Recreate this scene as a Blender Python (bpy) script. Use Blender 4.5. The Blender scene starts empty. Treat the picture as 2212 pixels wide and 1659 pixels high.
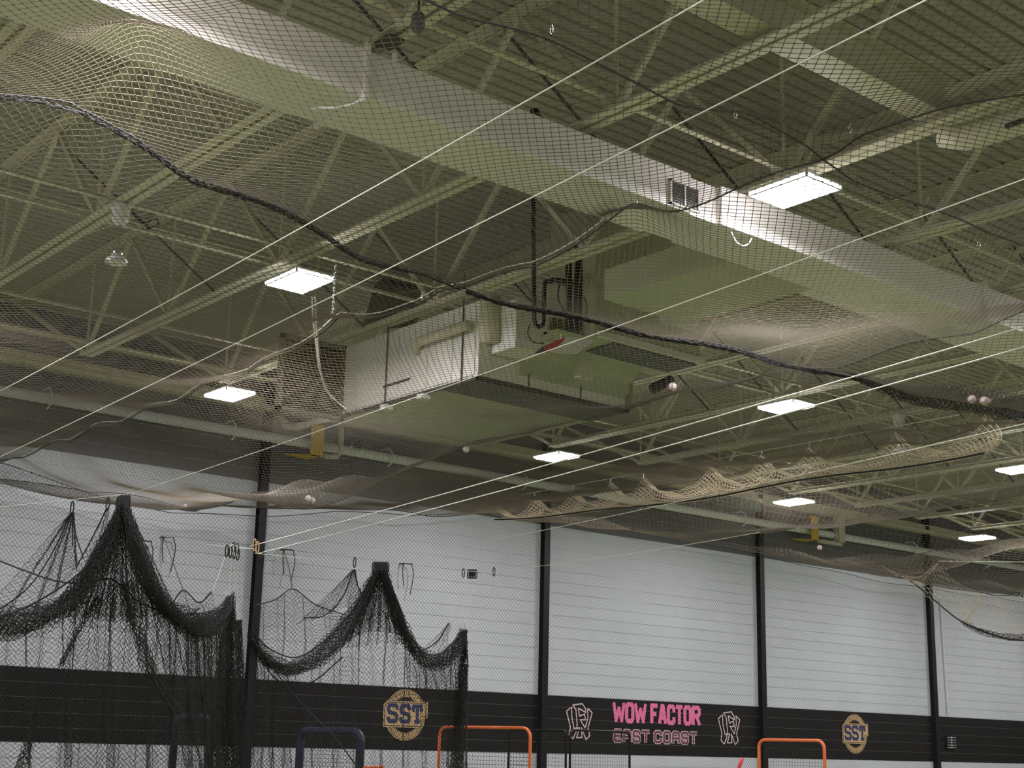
import bpy, math
import numpy as np
from mathutils import Vector, Matrix
rng = np.random.default_rng(7)
sc = bpy.context.scene
COL = sc.collection
# ------------------------------------------------------------------ camera
CR, CU, CF = [np.array(v) for v in [[0.769081, -0.638738, 0.023006], [-0.174496, -0.175205, 0.968945], [0.614871, 0.749211, 0.246204]]]
EYE = np.array([0.0, 0.0, 1.6]); FPX = 3099.51
cam = bpy.data.objects.new('camera', bpy.data.cameras.new('camera'))
cam.data.sensor_width = 36.0; cam.data.lens = FPX/2212*36.0
cam.data.clip_start = 0.05; cam.data.clip_end = 200
cam.matrix_world = Matrix([[CR[0], CU[0], -CF[0], 0], [CR[1], CU[1], -CF[1], 0], [CR[2], CU[2], -CF[2], 1.6], [0, 0, 0, 1]])
COL.objects.link(cam); sc.camera = cam
# ------------------------------------------------------------------ world, exposure
w = bpy.data.worlds.new('world'); sc.world = w; w.use_nodes = True
w.node_tree.nodes['Background'].inputs[0].default_value = (0.75, 0.8, 1.0, 1)
w.node_tree.nodes['Background'].inputs[1].default_value = 0.02
sc.view_settings.view_transform = 'Standard'; sc.view_settings.look = 'None'
sc.view_settings.gamma = 1.0; sc.view_settings.use_curve_mapping = False
sc.view_settings.exposure = 1.38
LAMP_POWER = 84.0
sc.cycles.max_bounces = 6; sc.cycles.diffuse_bounces = 4; sc.cycles.transparent_max_bounces = 8

# ------------------------------------------------------------------ materials
def mat(name, col, rough=0.6, metal=0.0, noise=0.0, scale=4.0, emit=None, strength=0.0, transl=0.0, spec=0.5, tboost=1.0):
    m = bpy.data.materials.new(name); m.use_nodes = True
    nt = m.node_tree; b = nt.nodes['Principled BSDF']
    b.inputs['Base Color'].default_value = (*col, 1); b.inputs['Roughness'].default_value = rough
    b.inputs['Metallic'].default_value = metal
    b.inputs['Specular IOR Level'].default_value = spec
    if noise:
        n = nt.nodes.new('ShaderNodeTexNoise'); n.inputs['Scale'].default_value = scale; n.inputs['Detail'].default_value = 6
        g = nt.nodes.new('ShaderNodeNewGeometry'); nt.links.new(g.outputs['Position'], n.inputs['Vector'])
        mx = nt.nodes.new('ShaderNodeMix'); mx.data_type = 'RGBA'
        mx.inputs[6].default_value = (*[c*(1-noise) for c in col], 1); mx.inputs[7].default_value = (*[min(1, c*(1+noise)) for c in col], 1)
        nt.links.new(n.outputs['Fac'], mx.inputs[0]); nt.links.new(mx.outputs[2], b.inputs['Base Color'])
    if emit:
        b.inputs['Emission Color'].default_value = (*emit, 1); b.inputs['Emission Strength'].default_value = strength
    if transl:
        t = nt.nodes.new('ShaderNodeBsdfTranslucent'); t.inputs[0].default_value = (*[min(1, c*tboost) for c in col], 1)
        ms = nt.nodes.new('ShaderNodeMixShader'); ms.inputs[0].default_value = transl
        nt.links.new(b.outputs[0], ms.inputs[1]); nt.links.new(t.outputs[0], ms.inputs[2])
        nt.links.new(ms.outputs[0], nt.nodes['Material Output'].inputs[0])
    return m
M = dict(
    deck=mat('deck_paint', (0.36, 0.345, 0.27), 0.7, noise=0.12, scale=3),
    steel=mat('cream_steel', (0.62, 0.585, 0.44), 0.5, noise=0.08, scale=5),
    dsteel=mat('dark_steel', (0.05, 0.045, 0.04), 0.5),
    duct=mat('duct_paint', (0.82, 0.78, 0.73), 0.55, noise=0.05, scale=2),
    unit=mat('unit_paint', (0.78, 0.75, 0.68), 0.45, noise=0.08, scale=3),
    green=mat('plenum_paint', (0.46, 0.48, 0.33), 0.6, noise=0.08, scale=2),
    louvre=mat('louvre_metal', (0.16, 0.145, 0.11), 0.6, noise=0.2),
    dgrey=mat('dark_grey_panel', (0.10, 0.10, 0.11), 0.6),
    black=mat('black_paint', (0.008, 0.007, 0.009), 0.45, spec=0.25),
    blackr=mat('black_rubber', (0.012, 0.012, 0.014), 0.7),
    twine=mat('net_twine', (0.050, 0.045, 0.036), 0.8, transl=0.34, tboost=15),
    twinelit=mat('lit_twine', (0.58, 0.53, 0.44), 0.7, transl=0.5, tboost=1.7),  # same net twine, with lamp light put into its pale colour
    twineb=mat('back_net_twine', (0.04, 0.036, 0.034), 0.8, transl=0.2, tboost=3),
    twinec=mat('curtain_twine', (0.020, 0.017, 0.016), 0.75),
    rope=mat('border_rope', (0.025, 0.025, 0.03), 0.8),
    cable=mat('white_cable', (0.75, 0.73, 0.66), 0.4),
    chrome=mat('bright_metal', (0.75, 0.75, 0.75), 0.25, 1.0),
    lampbody=mat('lamp_housing', (0.8, 0.8, 0.8), 0.5),
    lens=mat('lamp_lens', (1, 1, 1), 0.5, emit=(1.0, 0.96, 1.0), strength=LAMP_POWER),
    lensside=mat('lamp_lens_side', (1, 1, 1), 0.5, emit=(1.0, 0.96, 1.0), strength=LAMP_POWER*0.36),
    turf=mat('green_turf', (0.175, 0.215, 0.095), 0.9, noise=0.2, scale=8),
    mortar=mat('mortar', (0.60, 0.61, 0.64), 0.9, noise=0.1, scale=20),
    whitewall=mat('white_wall', (0.72, 0.72, 0.70), 0.8),
    ball=mat('baseball_leather', (0.75, 0.72, 0.66), 0.6, noise=0.1, scale=60),
    red=mat('red_paint', (0.55, 0.04, 0.05), 0.4), orange=mat('orange_paint', (0.75, 0.16, 0.05), 0.4),
    yellow=mat('yellow_paint', (0.72, 0.45, 0.03), 0.5), navy=mat('navy_vinyl', (0.014, 0.017, 0.040), 0.45, noise=0.2, scale=20),
    gold=mat('gold_print', (0.66, 0.45, 0.22), 0.6, noise=0.12, scale=30), nprint=mat('navy_print', (0.03, 0.035, 0.12), 0.6),
    pink=mat('pink_print', (0.95, 0.20, 0.42), 0.6), pale=mat('pale_pink_print', (0.75, 0.55, 0.60), 0.6),
    maroon=mat('maroon_print', (0.17, 0.04, 0.08), 0.6), teal=mat('teal_plastic', (0.05, 0.13, 0.10), 0.5),
    dkprint=mat('black_print', (0.015, 0.014, 0.015), 0.6),
)
# wall block paint: white with a black band painted between two heights
mb = mat('block_paint', (0.70, 0.72, 0.74), 0.55); M['block'] = mb
nt = mb.node_tree; b = nt.nodes['Principled BSDF']
g = nt.nodes.new('ShaderNodeNewGeometry'); sx = nt.nodes.new('ShaderNodeSeparateXYZ'); nt.links.new(g.outputs['Position'], sx.inputs[0])
def mnode(op, a, v):
    n = nt.nodes.new('ShaderNodeMath'); n.operation = op; nt.links.new(a, n.inputs[0])
    if isinstance(v, float): n.inputs[1].default_value = v
    else: nt.links.new(v, n.inputs[1])
    return n.outputs[0]
band = mnode('MULTIPLY', mnode('GREATER_THAN', sx.outputs[2], 1.535), mnode('LESS_THAN', sx.outputs[2], 2.525))
nz = nt.nodes.new('ShaderNodeTexNoise'); nz.inputs['Scale'].default_value = 1.3; nz.inputs['Detail'].default_value = 8; nt.links.new(g.outputs['Position'], nz.inputs['Vector'])
m1 = nt.nodes.new('ShaderNodeMix'); m1.data_type = 'RGBA'; m1.inputs[6].default_value = (0.58, 0.605, 0.645, 1); m1.inputs[7].default_value = (0.70, 0.73, 0.77, 1); nt.links.new(nz.outputs['Fac'], m1.inputs[0])
m2 = nt.nodes.new('ShaderNodeMix'); m2.data_type = 'RGBA'; nt.links.new(band, m2.inputs[0]); nt.links.new(m1.outputs[2], m2.inputs[6]); m2.inputs[7].default_value = (0.0085, 0.0075, 0.0078, 1)
b.inputs['Specular IOR Level'].default_value = 0.2
m3 = nt.nodes.new('ShaderNodeMix'); m3.data_type = 'RGBA'; nt.links.new(mnode('GREATER_THAN', sx.outputs[2], 5.53), m3.inputs[0])
nt.links.new(m2.outputs[2], m3.inputs[6]); m3.inputs[7].default_value = (0.145, 0.145, 0.155, 1); nt.links.new(m3.outputs[2], b.inputs['Base Color'])
n2 = nt.nodes.new('ShaderNodeTexNoise'); n2.inputs['Scale'].default_value = 60; nt.links.new(g.outputs['Position'], n2.inputs['Vector'])
bp = nt.nodes.new('ShaderNodeBump'); bp.inputs['Strength'].default_value = 0.25; bp.inputs['Distance'].default_value = 0.004; nt.links.new(n2.outputs['Fac'], bp.inputs['Height']); nt.links.new(bp.outputs[0], b.inputs['Normal'])

# ------------------------------------------------------------------ helpers
class MB:
    def __init__(s): s.v = []; s.f = []
    def add(s, vs, fs):
        o = len(s.v); s.v += [tuple(map(float, p)) for p in vs]; s.f += [[o+i for i in f] for f in fs]; return s
    def box(s, a, b):
        x0, y0, z0 = a; x1, y1, z1 = b
        return s.add([(x0,y0,z0),(x1,y0,z0),(x1,y1,z0),(x0,y1,z0),(x0,y0,z1),(x1,y0,z1),(x1,y1,z1),(x0,y1,z1)],
                     [(0,3,2,1),(4,5,6,7),(0,1,5,4),(1,2,6,5),(2,3,7,6),(3,0,4,7)])
    def bar(s, a, b, w, h, up=(0, 0, 1)):
        a = np.array(a, float); b = np.array(b, float); d = b-a; d /= np.linalg.norm(d); up = np.array(up, float)
        if abs(d@up) > 0.95: up = np.array([1., 0, 0])
        x = np.cross(d, up); x /= np.linalg.norm(x); y = np.cross(x, d)
        vs = [p+x*i*w/2+y*j*h/2 for p in (a, b) for i, j in ((-1,-1),(1,-1),(1,1),(-1,1))]
        return s.add(vs, [(0,1,2,3),(7,6,5,4),(0,4,5,1),(1,5,6,2),(2,6,7,3),(3,7,4,0)])
    def tube(s, pts, r, n=8, closed=False):
        P = [np.array(p, float) for p in pts]; k = len(P); rings = []
        ref = None
        for i in range(k):
            if closed: d = P[(i+1) % k]-P[i-1]
            else: d = P[min(i+1, k-1)]-P[max(i-1, 0)]
            d = d/(np.linalg.norm(d)+1e-12)
            if ref is None: ref = np.array([0, 0, 1.]) if abs(d[2]) < 0.9 else np.array([1., 0, 0])
            x = np.cross(d, ref); x /= (np.linalg.norm(x)+1e-12); ref = np.cross(x, d)
            rr = r[i] if hasattr(r, '__len__') else r
            rings.append([P[i]+rr*(x*math.cos(2*math.pi*j/n)+ref*math.sin(2*math.pi*j/n)) for j in range(n)])
        vs = [p for q in rings for p in q]; fs = []
        for i in range(k if closed else k-1):
            for j in range(n):
                a = i*n+j; b = i*n+(j+1) % n; c = ((i+1) % k)*n+(j+1) % n; d = ((i+1) % k)*n+j; fs.append((a, b, c, d))
        if not closed: fs += [tuple(range(n))[::-1], tuple((k-1)*n+j for j in range(n))]
        return s.add(vs, fs)
    def lathe(s, c, prof, n=20, axis=None):
        vs = []; fs = []
        for r, z in prof:
            for j in range(n):
                t = 2*math.pi*j/n; vs.append((c[0]+r*math.cos(t), c[1]+r*math.sin(t), c[2]+z))
        for i in range(len(prof)-1):
            for j in range(n): fs.append((i*n+j, i*n+(j+1) % n, (i+1)*n+(j+1) % n, (i+1)*n+j))
        fs += [tuple(range(n))[::-1], tuple((len(prof)-1)*n+j for j in range(n))]
        return s.add(vs, fs)
    def sphere(s, c, r, n=12, m=8):
        return s.lathe(c, [(max(1e-4, r*math.sin(math.pi*i/m)), -r*math.cos(math.pi*i/m)) for i in range(m+1)], n)
    def poly(s, pts, y0, y1):      # pts in the wall plane (x, z), thickness along y
        n = len(pts); return s.add([(x, y0, z) for x, z in pts]+[(x, y1, z) for x, z in pts],
            [tuple(range(n)), tuple(range(n, 2*n))[::-1]]+[(i, i+n, (i+1) % n+n, (i+1) % n) for i in range(n)])
    def build(s, name, m, parent=None, smooth=False, bevel=0):
        me = bpy.data.meshes.new(name); me.from_pydata(s.v, [], s.f); me.update()
        me.materials.append(M[m] if isinstance(m, str) else m)
        if smooth: me.polygons.foreach_set('use_smooth', [True]*len(me.polygons))
        o = bpy.data.objects.new(name, me); COL.objects.link(o)
        if parent is not None: o.parent = parent; o.matrix_parent_inverse = parent.matrix_world.inverted()
        if bevel:
            bm = o.modifiers.new('bevel', 'BEVEL'); bm.width = bevel; bm.segments = 2; bm.limit_method = 'ANGLE'
        return o
def tag(o, label=None, cat=None, group=None, kind=None):
    if label: o['label'] = label
    if cat: o['category'] = cat
    if group: o['group'] = group
    if kind: o['kind'] = kind
    return o
def thing(name, label, cat, loc=(0, 0, 0), group=None):
    o = bpy.data.objects.new(name, None); COL.objects.link(o); o.location = loc; o.empty_display_size = 0.2
    o.matrix_world = Matrix.Translation(loc); return tag(o, label, cat, group)
def struct(name, loc=(0, 0, 0)):
    o = bpy.data.objects.new(name, None); COL.objects.link(o); o.location = loc; o.matrix_world = Matrix.Translation(loc); o['kind'] = 'structure'; return o
def copy_tree(o, delta, parent=None):
    c = o.copy(); COL.objects.link(c)
    if parent is None: c.location = Vector(o.location)+Vector(delta)
    else:
        mpi = o.matrix_parent_inverse.copy(); c.parent = parent; c.matrix_parent_inverse = mpi
    for ch in list(o.children): copy_tree(ch, delta, c)
    return c
def spline(pts, n):
    P = np.array(pts, float); d = np.r_[0, np.cumsum(np.linalg.norm(np.diff(P, axis=0), axis=1))]; d /= d[-1]
    k = len(P); t = np.linspace(0, 1, n); out = np.zeros((n, P.shape[1]))
    m = np.zeros_like(P)
    for i in range(k):
        a = max(i-1, 0); b2 = min(i+1, k-1); m[i] = (P[b2]-P[a])/(d[b2]-d[a]+1e-9)
    idx = np.clip(np.searchsorted(d, t, side='right')-1, 0, k-2)
    h = (d[idx+1]-d[idx]); s = (t-d[idx])/h; s = s[:, None]; h = h[:, None]
    return (2*s**3-3*s**2+1)*P[idx]+(s**3-2*s**2+s)*h*m[idx]+(-2*s**3+3*s**2)*P[idx+1]+(s**3-s**2)*h*m[idx+1]
def project(P):
    q = P-EYE; d = q@CF; d = np.where(d < 0.1, 0.1, d)
    return 1106+FPX*(q@CR)/d, 829.5-FPX*(q@CU)/d, q@CF
def strands(name, A, B, r, m, parent=None, knots=None, kr=0.004):
    """net twine: every strand between two knots is a three-sided prism"""
    n = len(A); d = B-A; L = np.linalg.norm(d, axis=1, keepdims=True); d = d/np.maximum(L, 1e-9)
    ref = np.tile(np.array([[0.31, 0.17, 0.93]]), (n, 1)); x = np.cross(d, ref); x /= np.linalg.norm(x, axis=1, keepdims=True)+1e-9; y = np.cross(x, d)
    r = np.broadcast_to(np.asarray(r, float), (n,))[:, None]
    offs = [r*(x*math.cos(t)+y*math.sin(t)) for t in (0.3, 0.3+2.0944, 0.3+4.1888)]
    V = np.stack([A+o for o in offs]+[B+o for o in offs], 1).reshape(-1, 3)
    f = np.array([[0,1,4,3],[1,2,5,4],[2,0,3,5]])
    F = (f[None]+6*np.arange(n)[:, None, None]).reshape(-1, 4)
    if knots is not None and len(knots):
        k = len(knots); o6 = np.array([[1,0,0],[-1,0,0],[0,1,0],[0,-1,0],[0,0,1],[0,0,-1]])*kr
        KV = (knots[:, None]+o6[None]).reshape(-1, 3)
        kf = np.array([[0,2,4],[2,1,4],[1,3,4],[3,0,4],[2,0,5],[1,2,5],[3,1,5],[0,3,5]])
        KF = (kf[None]+6*np.arange(k)[:, None, None]).reshape(-1, 3)+len(V); V = np.vstack([V, KV])
    else: KF = np.zeros((0, 3), int)
    me = bpy.data.meshes.new(name); me.vertices.add(len(V)); me.vertices.foreach_set('co', V.astype(np.float32).ravel())
    loops = np.r_[F.ravel(), KF.ravel()]; me.loops.add(len(loops)); me.loops.foreach_set('vertex_index', loops.astype(np.int32))
    tot = np.r_[np.full(len(F), 4), np.full(len(KF), 3)]; st = np.r_[0, np.cumsum(tot)[:-1]]
    me.polygons.add(len(tot)); me.polygons.foreach_set('loop_start', st.astype(np.int32))
    me.update(calc_edges=True); me.materials.append(M[m])
    o = bpy.data.objects.new(name, me); COL.objects.link(o); o['kind'] = 'stuff'
    if parent is not None: o.parent = parent; o.matrix_parent_inverse = parent.matrix_world.inverted()
    global NT; NT += n*6+len(KF); return o
NT = 0
def net(name, P, r, m, parent=None, pattern='diamond', keep=None, knot=0.0, cull=True, nknot=99):
    I, J = P.shape[:2]; i, j = np.meshgrid(np.arange(I-1), np.arange(J-1), indexing='ij'); i = i.ravel(); j = j.ravel()
    if pattern == 'diamond':
        e = (i+j) % 2 == 0
        a = np.r_[np.c_[i[e], j[e]], np.c_[i[~e]+1, j[~e]]]; b = np.r_[np.c_[i[e]+1, j[e]+1], np.c_[i[~e], j[~e]+1]]
    else:
        a = np.r_[np.c_[i, j], np.c_[i, j]]; b = np.r_[np.c_[i+1, j], np.c_[i, j+1]]
    A = P[a[:, 0], a[:, 1]]; B = P[b[:, 0], b[:, 1]]
    ok = np.ones(len(A), bool)
    if cull:
        u, v, d = project((A+B)/2); ok = (d > 0.5) & (u > -330) & (u < 2540) & (v > -300) & (v < 1900)
    if keep is not None: ok &= keep((A+B)/2)
    A = A[ok]; B = B[ok]; K = None
    if knot:
        ii, jj = np.meshgrid(np.arange(I), np.arange(J), indexing='ij'); s = ((ii+jj) % 2 == 0) if pattern == 'diamond' else (ii >= 0)
        K = P[s]; u, v, d = project(K); kk = (d > 0.5) & (d < nknot) & (u > -150) & (u < 2360) & (v > -150) & (v < 1800)
        if keep is not None: kk &= keep(K)
        K = K[kk]
    return strands(name, A, B, r, m, parent, K, knot)

# ------------------------------------------------------------------ floor, walls
D = 19.5; DECK = 7.55; BC = 6.22
fl = MB().box((-14, -10, -0.1), (44, D, 0)).build('floor', 'turf'); fl['kind'] = 'structure'
wl = MB().box((-14.3, -10, 0), (-14, D, DECK+0.3)).build('wall_left', 'whitewall'); wl['kind'] = 'structure'
wr = MB().box((44, -10, 0), (44.3, D, DECK+0.3)).build('wall_right', 'whitewall'); wr['kind'] = 'structure'
wf = MB().box((-14, -10.3, 0), (44, -10, DECK+0.3)).build('wall_front', 'whitewall'); wf['kind'] = 'structure'
wb = struct('wall_back', (0, D, 0))
MB().box((-14, D, 0), (44, D+0.25, DECK+0.3)).build('wall_backing', 'mortar', wb)
def block_verts(x, z):
    c = 0.0008; h = 0.0032; return (x+c, D-0.010, z+h), (x+0.4-c, D+0.001, z+0.2-h)
near = []; far = MB()
for k in range(-1, 38):
    z = -0.07+0.2*k
    if z < 0 or z > DECK-0.15: continue
    for i in range(12, 100):
        x = 0.4*i+(0.2 if k % 2 else 0)
        u, v, d = project(np.array([x+0.2, D, z+0.1]))
        if u < -260 or u > 2480 or v > 1800: continue
        if v > 1000: near.append((d, x, z))
        else: far.box(*block_verts(x, z))
near.sort()
pr_me = None
for d, x, z in near[:300]:
    if pr_me is None:
        o = MB().box((0.0008, -0.010, 0.0032), (0.3992, 0.001, 0.1968)).build('block', 'block', wb, bevel=0)
        pr_me = o.data
    else:
        o = bpy.data.objects.new('block', pr_me); COL.objects.link(o); o.parent = wb
    o.matrix_parent_inverse = Matrix.Identity(4); o.location = (x, 0, z)
for d, x, z in near[300:]: far.box(*block_verts(x, z))
o = far.build('blockwork', 'block', wb); o['kind'] = 'stuff'
# upper dark painted wall band above the netting, parapet bearing ledge
# steel columns on the wall
for k, xc in enumerate((5.2, 11.03, 16.84, 22.66, 28.52, 34.35)):
    xc -= 0.03
    m_ = MB().box((xc-0.065, D-0.13, 0), (xc+0.065, D-0.118, DECK-0.35)).box((xc-0.065, D-0.025, 0), (xc+0.065, D-0.015, DECK-0.35)).box((xc-0.006, D-0.12, 0), (xc+0.006, D-0.02, DECK-0.35))
    o = m_.build('trim_%d' % (k+1), 'black'); o['kind'] = 'structure'
# roof deck: ribbed sheets running along X, parts of the ceiling
ce = struct('ceiling', (0, 0, DECK))
NR = 6; P = 0.1524
prof = []
for i in range(NR): prof += [(i*P, 0), (i*P+0.105, 0), (i*P+0.115, 0.032), (i*P+0.142, 0.032)]
prof.append((NR*P, 0))
vs = [(-14, y, z) for y, z in prof]+[(44, y, z) for y, z in prof]; n = len(prof)
me0 = None
yy = D
while yy > -9:
    yy -= NR*P
    if me0 is None:
        o = MB().add(vs, [(i, i+1, n+i+1, n+i) for i in range(n-1)]).build('deck_panel', 'deck', ce); me0 = o.data
    else: o = bpy.data.objects.new('deck_panel', me0); COL.objects.link(o); o.parent = ce
    o.matrix_parent_inverse = Matrix.Identity(4); o.location = (0, yy, 0)
MB().box((-14.3, -10.3, 0.06), (44.3, D+0.3, 0.2)).build('roof_cover', 'whitewall', ce).location = (0, 0, 0)
ce.children[-1].matrix_parent_inverse = Matrix.Identity(4)
# wall beam and ledge
o = MB().box((-14, D-0.17, 6.64), (44, D-0.015, 6.655)).box((-14, D-0.17, 6.825), (44, D-0.015, 6.84)).box((-14, D-0.10, 6.65), (44, D-0.085, 6.83)).box((-14,D-0.17,6.65),(44,D-0.16,6.72)).build('trim_7', 'steel'); o['kind'] = 'structure'
o = MB().bar((-14, D-0.09, 7.14), (44, D-0.09, 7.14), 0.10, 0.06).build('trim_8', 'steel'); o['kind'] = 'structure'

# ------------------------------------------------------------------ roof joists along Y
ORD = ['first', 'second', 'third', 'fourth', 'fifth', 'sixth', 'seventh', 'eighth', 'ninth', 'tenth', 'eleventh', 'twelfth', 'thirteenth', 'fourteenth', 'fifteenth', 'sixteenth', 'seventeenth']
def make_joist(x):
    t = thing('roof_joist', '', 'joist', (x, 0, 0))
    for sgn in (-1, 1):
        MB().box((x+sgn*0.012, -9, BC), (x+sgn*0.09, 16.75, BC+0.009)).box((x+sgn*0.012, -9, BC), (x+sgn*0.021, 16.75, BC+0.075)).build('chord_angle', 'steel', t)
        MB().box((x+sgn*0.012, -9.9, DECK-0.011), (x+sgn*0.085, D-0.05, DECK-0.002)).box((x+sgn*0.012, -9.9, DECK-0.08), (x+sgn*0.021, D-0.05, DECK-0.002)).build('top_chord_angle', 'steel', t)
    yb = [16.72]+[14.51-2.44*k for k in range(10)]
    yt = [19.35]+[15.70-2.44*k for k in range(11)]
    j = 0
    for k in range(len(yb)):
        MB().bar((x, yb[k], BC+0.03), (x, yt[k], DECK-0.04), 0.05, 0.05).build('web_bar', 'steel', t)
        MB().bar((x, yb[k], BC+0.03), (x, yt[k+1], DECK-0.04), 0.045, 0.045).build('web_bar', 'steel', t)
        if yb[k] > 2: MB().bar((x, yb[k], BC+0.03), (x, yb[k]+0.01, DECK-0.04), 0.022, 0.022).build('web_strut', 'steel', t)
    return t
xs = [6.85+1.936*k for k in range(-3, 15)]
j0 = make_joist(xs[0])
JL = ['leftmost', 'second from left', 'third from left', 'above the lamp left of the louvre', 'fifth from left, above the near lamp', 'sixth from left', 'seventh from left', 'eighth from left', 'ninth from left', 'tenth from left', 'eleventh from left', 'twelfth from left', 'thirteenth from left', 'fourteenth from left', 'fifteenth from left', 'sixteenth from left', 'seventeenth from left', 'rightmost and farthest']
for k, x in enumerate(xs):
    o = j0 if k == 0 else copy_tree(j0, (x-xs[0], 0, 0))
    tag(o, 'cream steel open-web roof joist under the ribbed deck, %s' % JL[k], 'joist', 'open-web joists under the roof deck')
# bridging angles along X
def bridging(y, z, label):
    t = thing('joist_bridging', label, 'bracing', (0, y, z), 'bridging angles across the joists')
    MB().bar((0.5, y, z), (34, y, z), 0.05, 0.006).bar((0.5, y+0.022, z+0.02), (34, y+0.022, z+0.02), 0.006, 0.04).build('angle_bar', 'steel', t)
bridging(11.75, BC+0.1, 'thin cream steel angle crossing the joists beside the left pendant lamp')
bridging(12.30, BC+0.1, 'thin cream steel angle crossing the joists just below the left pendant lamp')
bridging(15.20, BC+0.1, 'thin cream steel angle crossing the joist ends, second from the far wall')
bridging(16.45, BC+0.1, 'thin cream steel angle crossing the joist ends, nearest to the far wall')
bridging(7.20, BC+0.1, 'thin cream steel angle crossing the joists above the long white duct')
bridging(15.0, DECK-0.12, 'thin cream steel angle high under the deck near the far wall')
for k, (y, lab) in enumerate(((3.2, 'diagonal cross bracing rods between joists at the top right'), (13.4, 'diagonal cross bracing rods between joists left of the green plenum'), (8.6, 'diagonal cross bracing rods between joists behind the white duct'))):
    t = thing('cross_bracing', lab, 'bracing', (0, y, 0))
    for x in xs[2:14]:
        MB().bar((x, y, BC+0.05), (x+1.936, y, DECK-0.05), 0.03, 0.012).build('brace_rod', 'steel', t)
        MB().bar((x, y, DECK-0.05), (x+1.936, y, BC+0.05), 0.03, 0.012).build('brace_rod', 'dsteel', t)
# girder along X
t = thing('roof_girder', 'wide flat cream steel girder running above the joist at the upper right', 'beam', (6, 5.75, 6.4))
MB().box((2.5, 5.635, 6.30), (8.95, 5.87, 6.312)).build('bottom_flange', 'steel', t)
MB().box((2.5, 5.745, 6.31), (8.95, 5.76, 6.62)).build('web_plate', 'steel', t)
MB().box((2.5, 5.635, 6.61), (8.95, 5.87, 6.622)).build('top_flange', 'steel', t)
# rounded conduit run under the upper right joist
t = thing('insulated_pipe', 'cream insulated pipe along the joist at the right with dark rusty seam', 'pipe', (8.9, 5, 6))
MB().tube([(8.95, 1.0, 6.12), (8.95, 5.35, 6.12), (8.93, 5.6, 6.13), (8.9, 5.75, 6.2)], 0.10, 12).build('pipe_jacket', 'steel', t, True)
MB().bar((8.86, 1.0, 6.07), (8.86, 5.2, 6.07), 0.03, 0.03).build('pipe_seam', 'dsteel', t)

# ------------------------------------------------------------------ ceiling lamps
def make_lamp(x, y, z=5.9):
    t = thing('ceiling_lamp', '', 'lamp', (x, y, z))
    hx, hy = 0.21, 0.29
    MB().box((x-hx, y-hy, z+0.034), (x+hx, y+hy, z+0.06)).build('housing', 'lampbody', t, bevel=0.008)
    q_ = [(x-hx+.01, y-hy+.01), (x+hx-.01, y-hy+.01), (x+hx-.01, y+hy-.01), (x-hx+.01, y+hy-.01)]
    MB().add([(*c_, z+0.004) for c_ in q_], [(0, 3, 2, 1)]).build('lens', 'lens', t)
    MB().add([(*c_, z+0.004) for c_ in q_]+[(*c_, z+0.034) for c_ in q_], [(0, 1, 5, 4), (1, 2, 6, 5), (2, 3, 7, 6), (3, 0, 4, 7)]).build('lens_side', 'lensside', t)
    f_ = MB()
    for sx_ in (-1, 1):
        for sy_ in (-1, 1): f_.box((x+sx_*hx-.008, y+sy_*hy-.008, z), (x+sx_*hx+.008, y+sy_*hy+.008, z+.036))
    f_.box((x-hx, y-hy, z), (x+hx, y-hy+.01, z+.008)).box((x-hx, y+hy-.01, z), (x+hx, y+hy, z+.008)).box((x-hx, y-hy, z), (x-hx+.01, y+hy, z+.008)).box((x+hx-.01, y-hy, z), (x+hx, y+hy, z+.008)).build('frame', 'lampbody', t)
    MB().bar((x, y-0.2, z+0.08), (x, y-0.2, BC+0.2), 0.006, 0.006).bar((x, y+0.2, z+0.08), (x, y+0.2, BC+0.2), 0.006, 0.006).build('hanger', 'chrome', t)
    return t
LV = {(8.42, 6.80): 'large bright ceiling lamp beside the white duct, nearest on the right', (6.76, 11.5): 'bright ceiling lamp above the loop of white cord, left of the louvre', (8.56, 16.13): 'bright ceiling lamp at the far left above the dark column',
      (14.04, 11.57): 'bright ceiling lamp right of the resting baseball, under the dark net fold', (14.15, 16.13): 'bright ceiling lamp above the scalloped net edge, below the grey plenum corner', (19.72, 16.13): 'bright ceiling lamp near the right yellow bracket',
      (25.5, 16.2): 'small bright ceiling lamp farthest down the hall at right', (19.72, 11.72): 'bright ceiling lamp cut by the right edge of the frame'}
HID = [(2.9, 6.8), (2.9, 11.5), (14.05, 6.8), (19.7, 6.8), (25.3, 11.6), (31.0, 16.2), (31, 11.6), (8.45, 2.1), (2.9, 2.1), (14.05, 2.1), (19.7, 2.1), (-2.7, 6.8), (-2.7, 11.5), (-2.7, 2.1), (2.9, -2.6), (8.45, -2.6), (2.9, 16.1), (-2.7, 16.1), (25.3, 6.8), (36.5, 14), (36.5, 7)]
L0 = None
for (x, y), lab in LV.items():
    if L0 is None: L0 = make_lamp(x, y); o = L0; base = (x, y)
    else: o = copy_tree(L0, (x-base[0], y-base[1], 0))
    tag(o, lab, 'lamp', 'lit panel lamps under the joists')
for x, y in HID:
    o = copy_tree(L0, (x-base[0], y-base[1], 0)); tag(o, 'lit panel lamp of the same row, outside the frame', 'lamp', 'lamps of the hall outside the frame')

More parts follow.
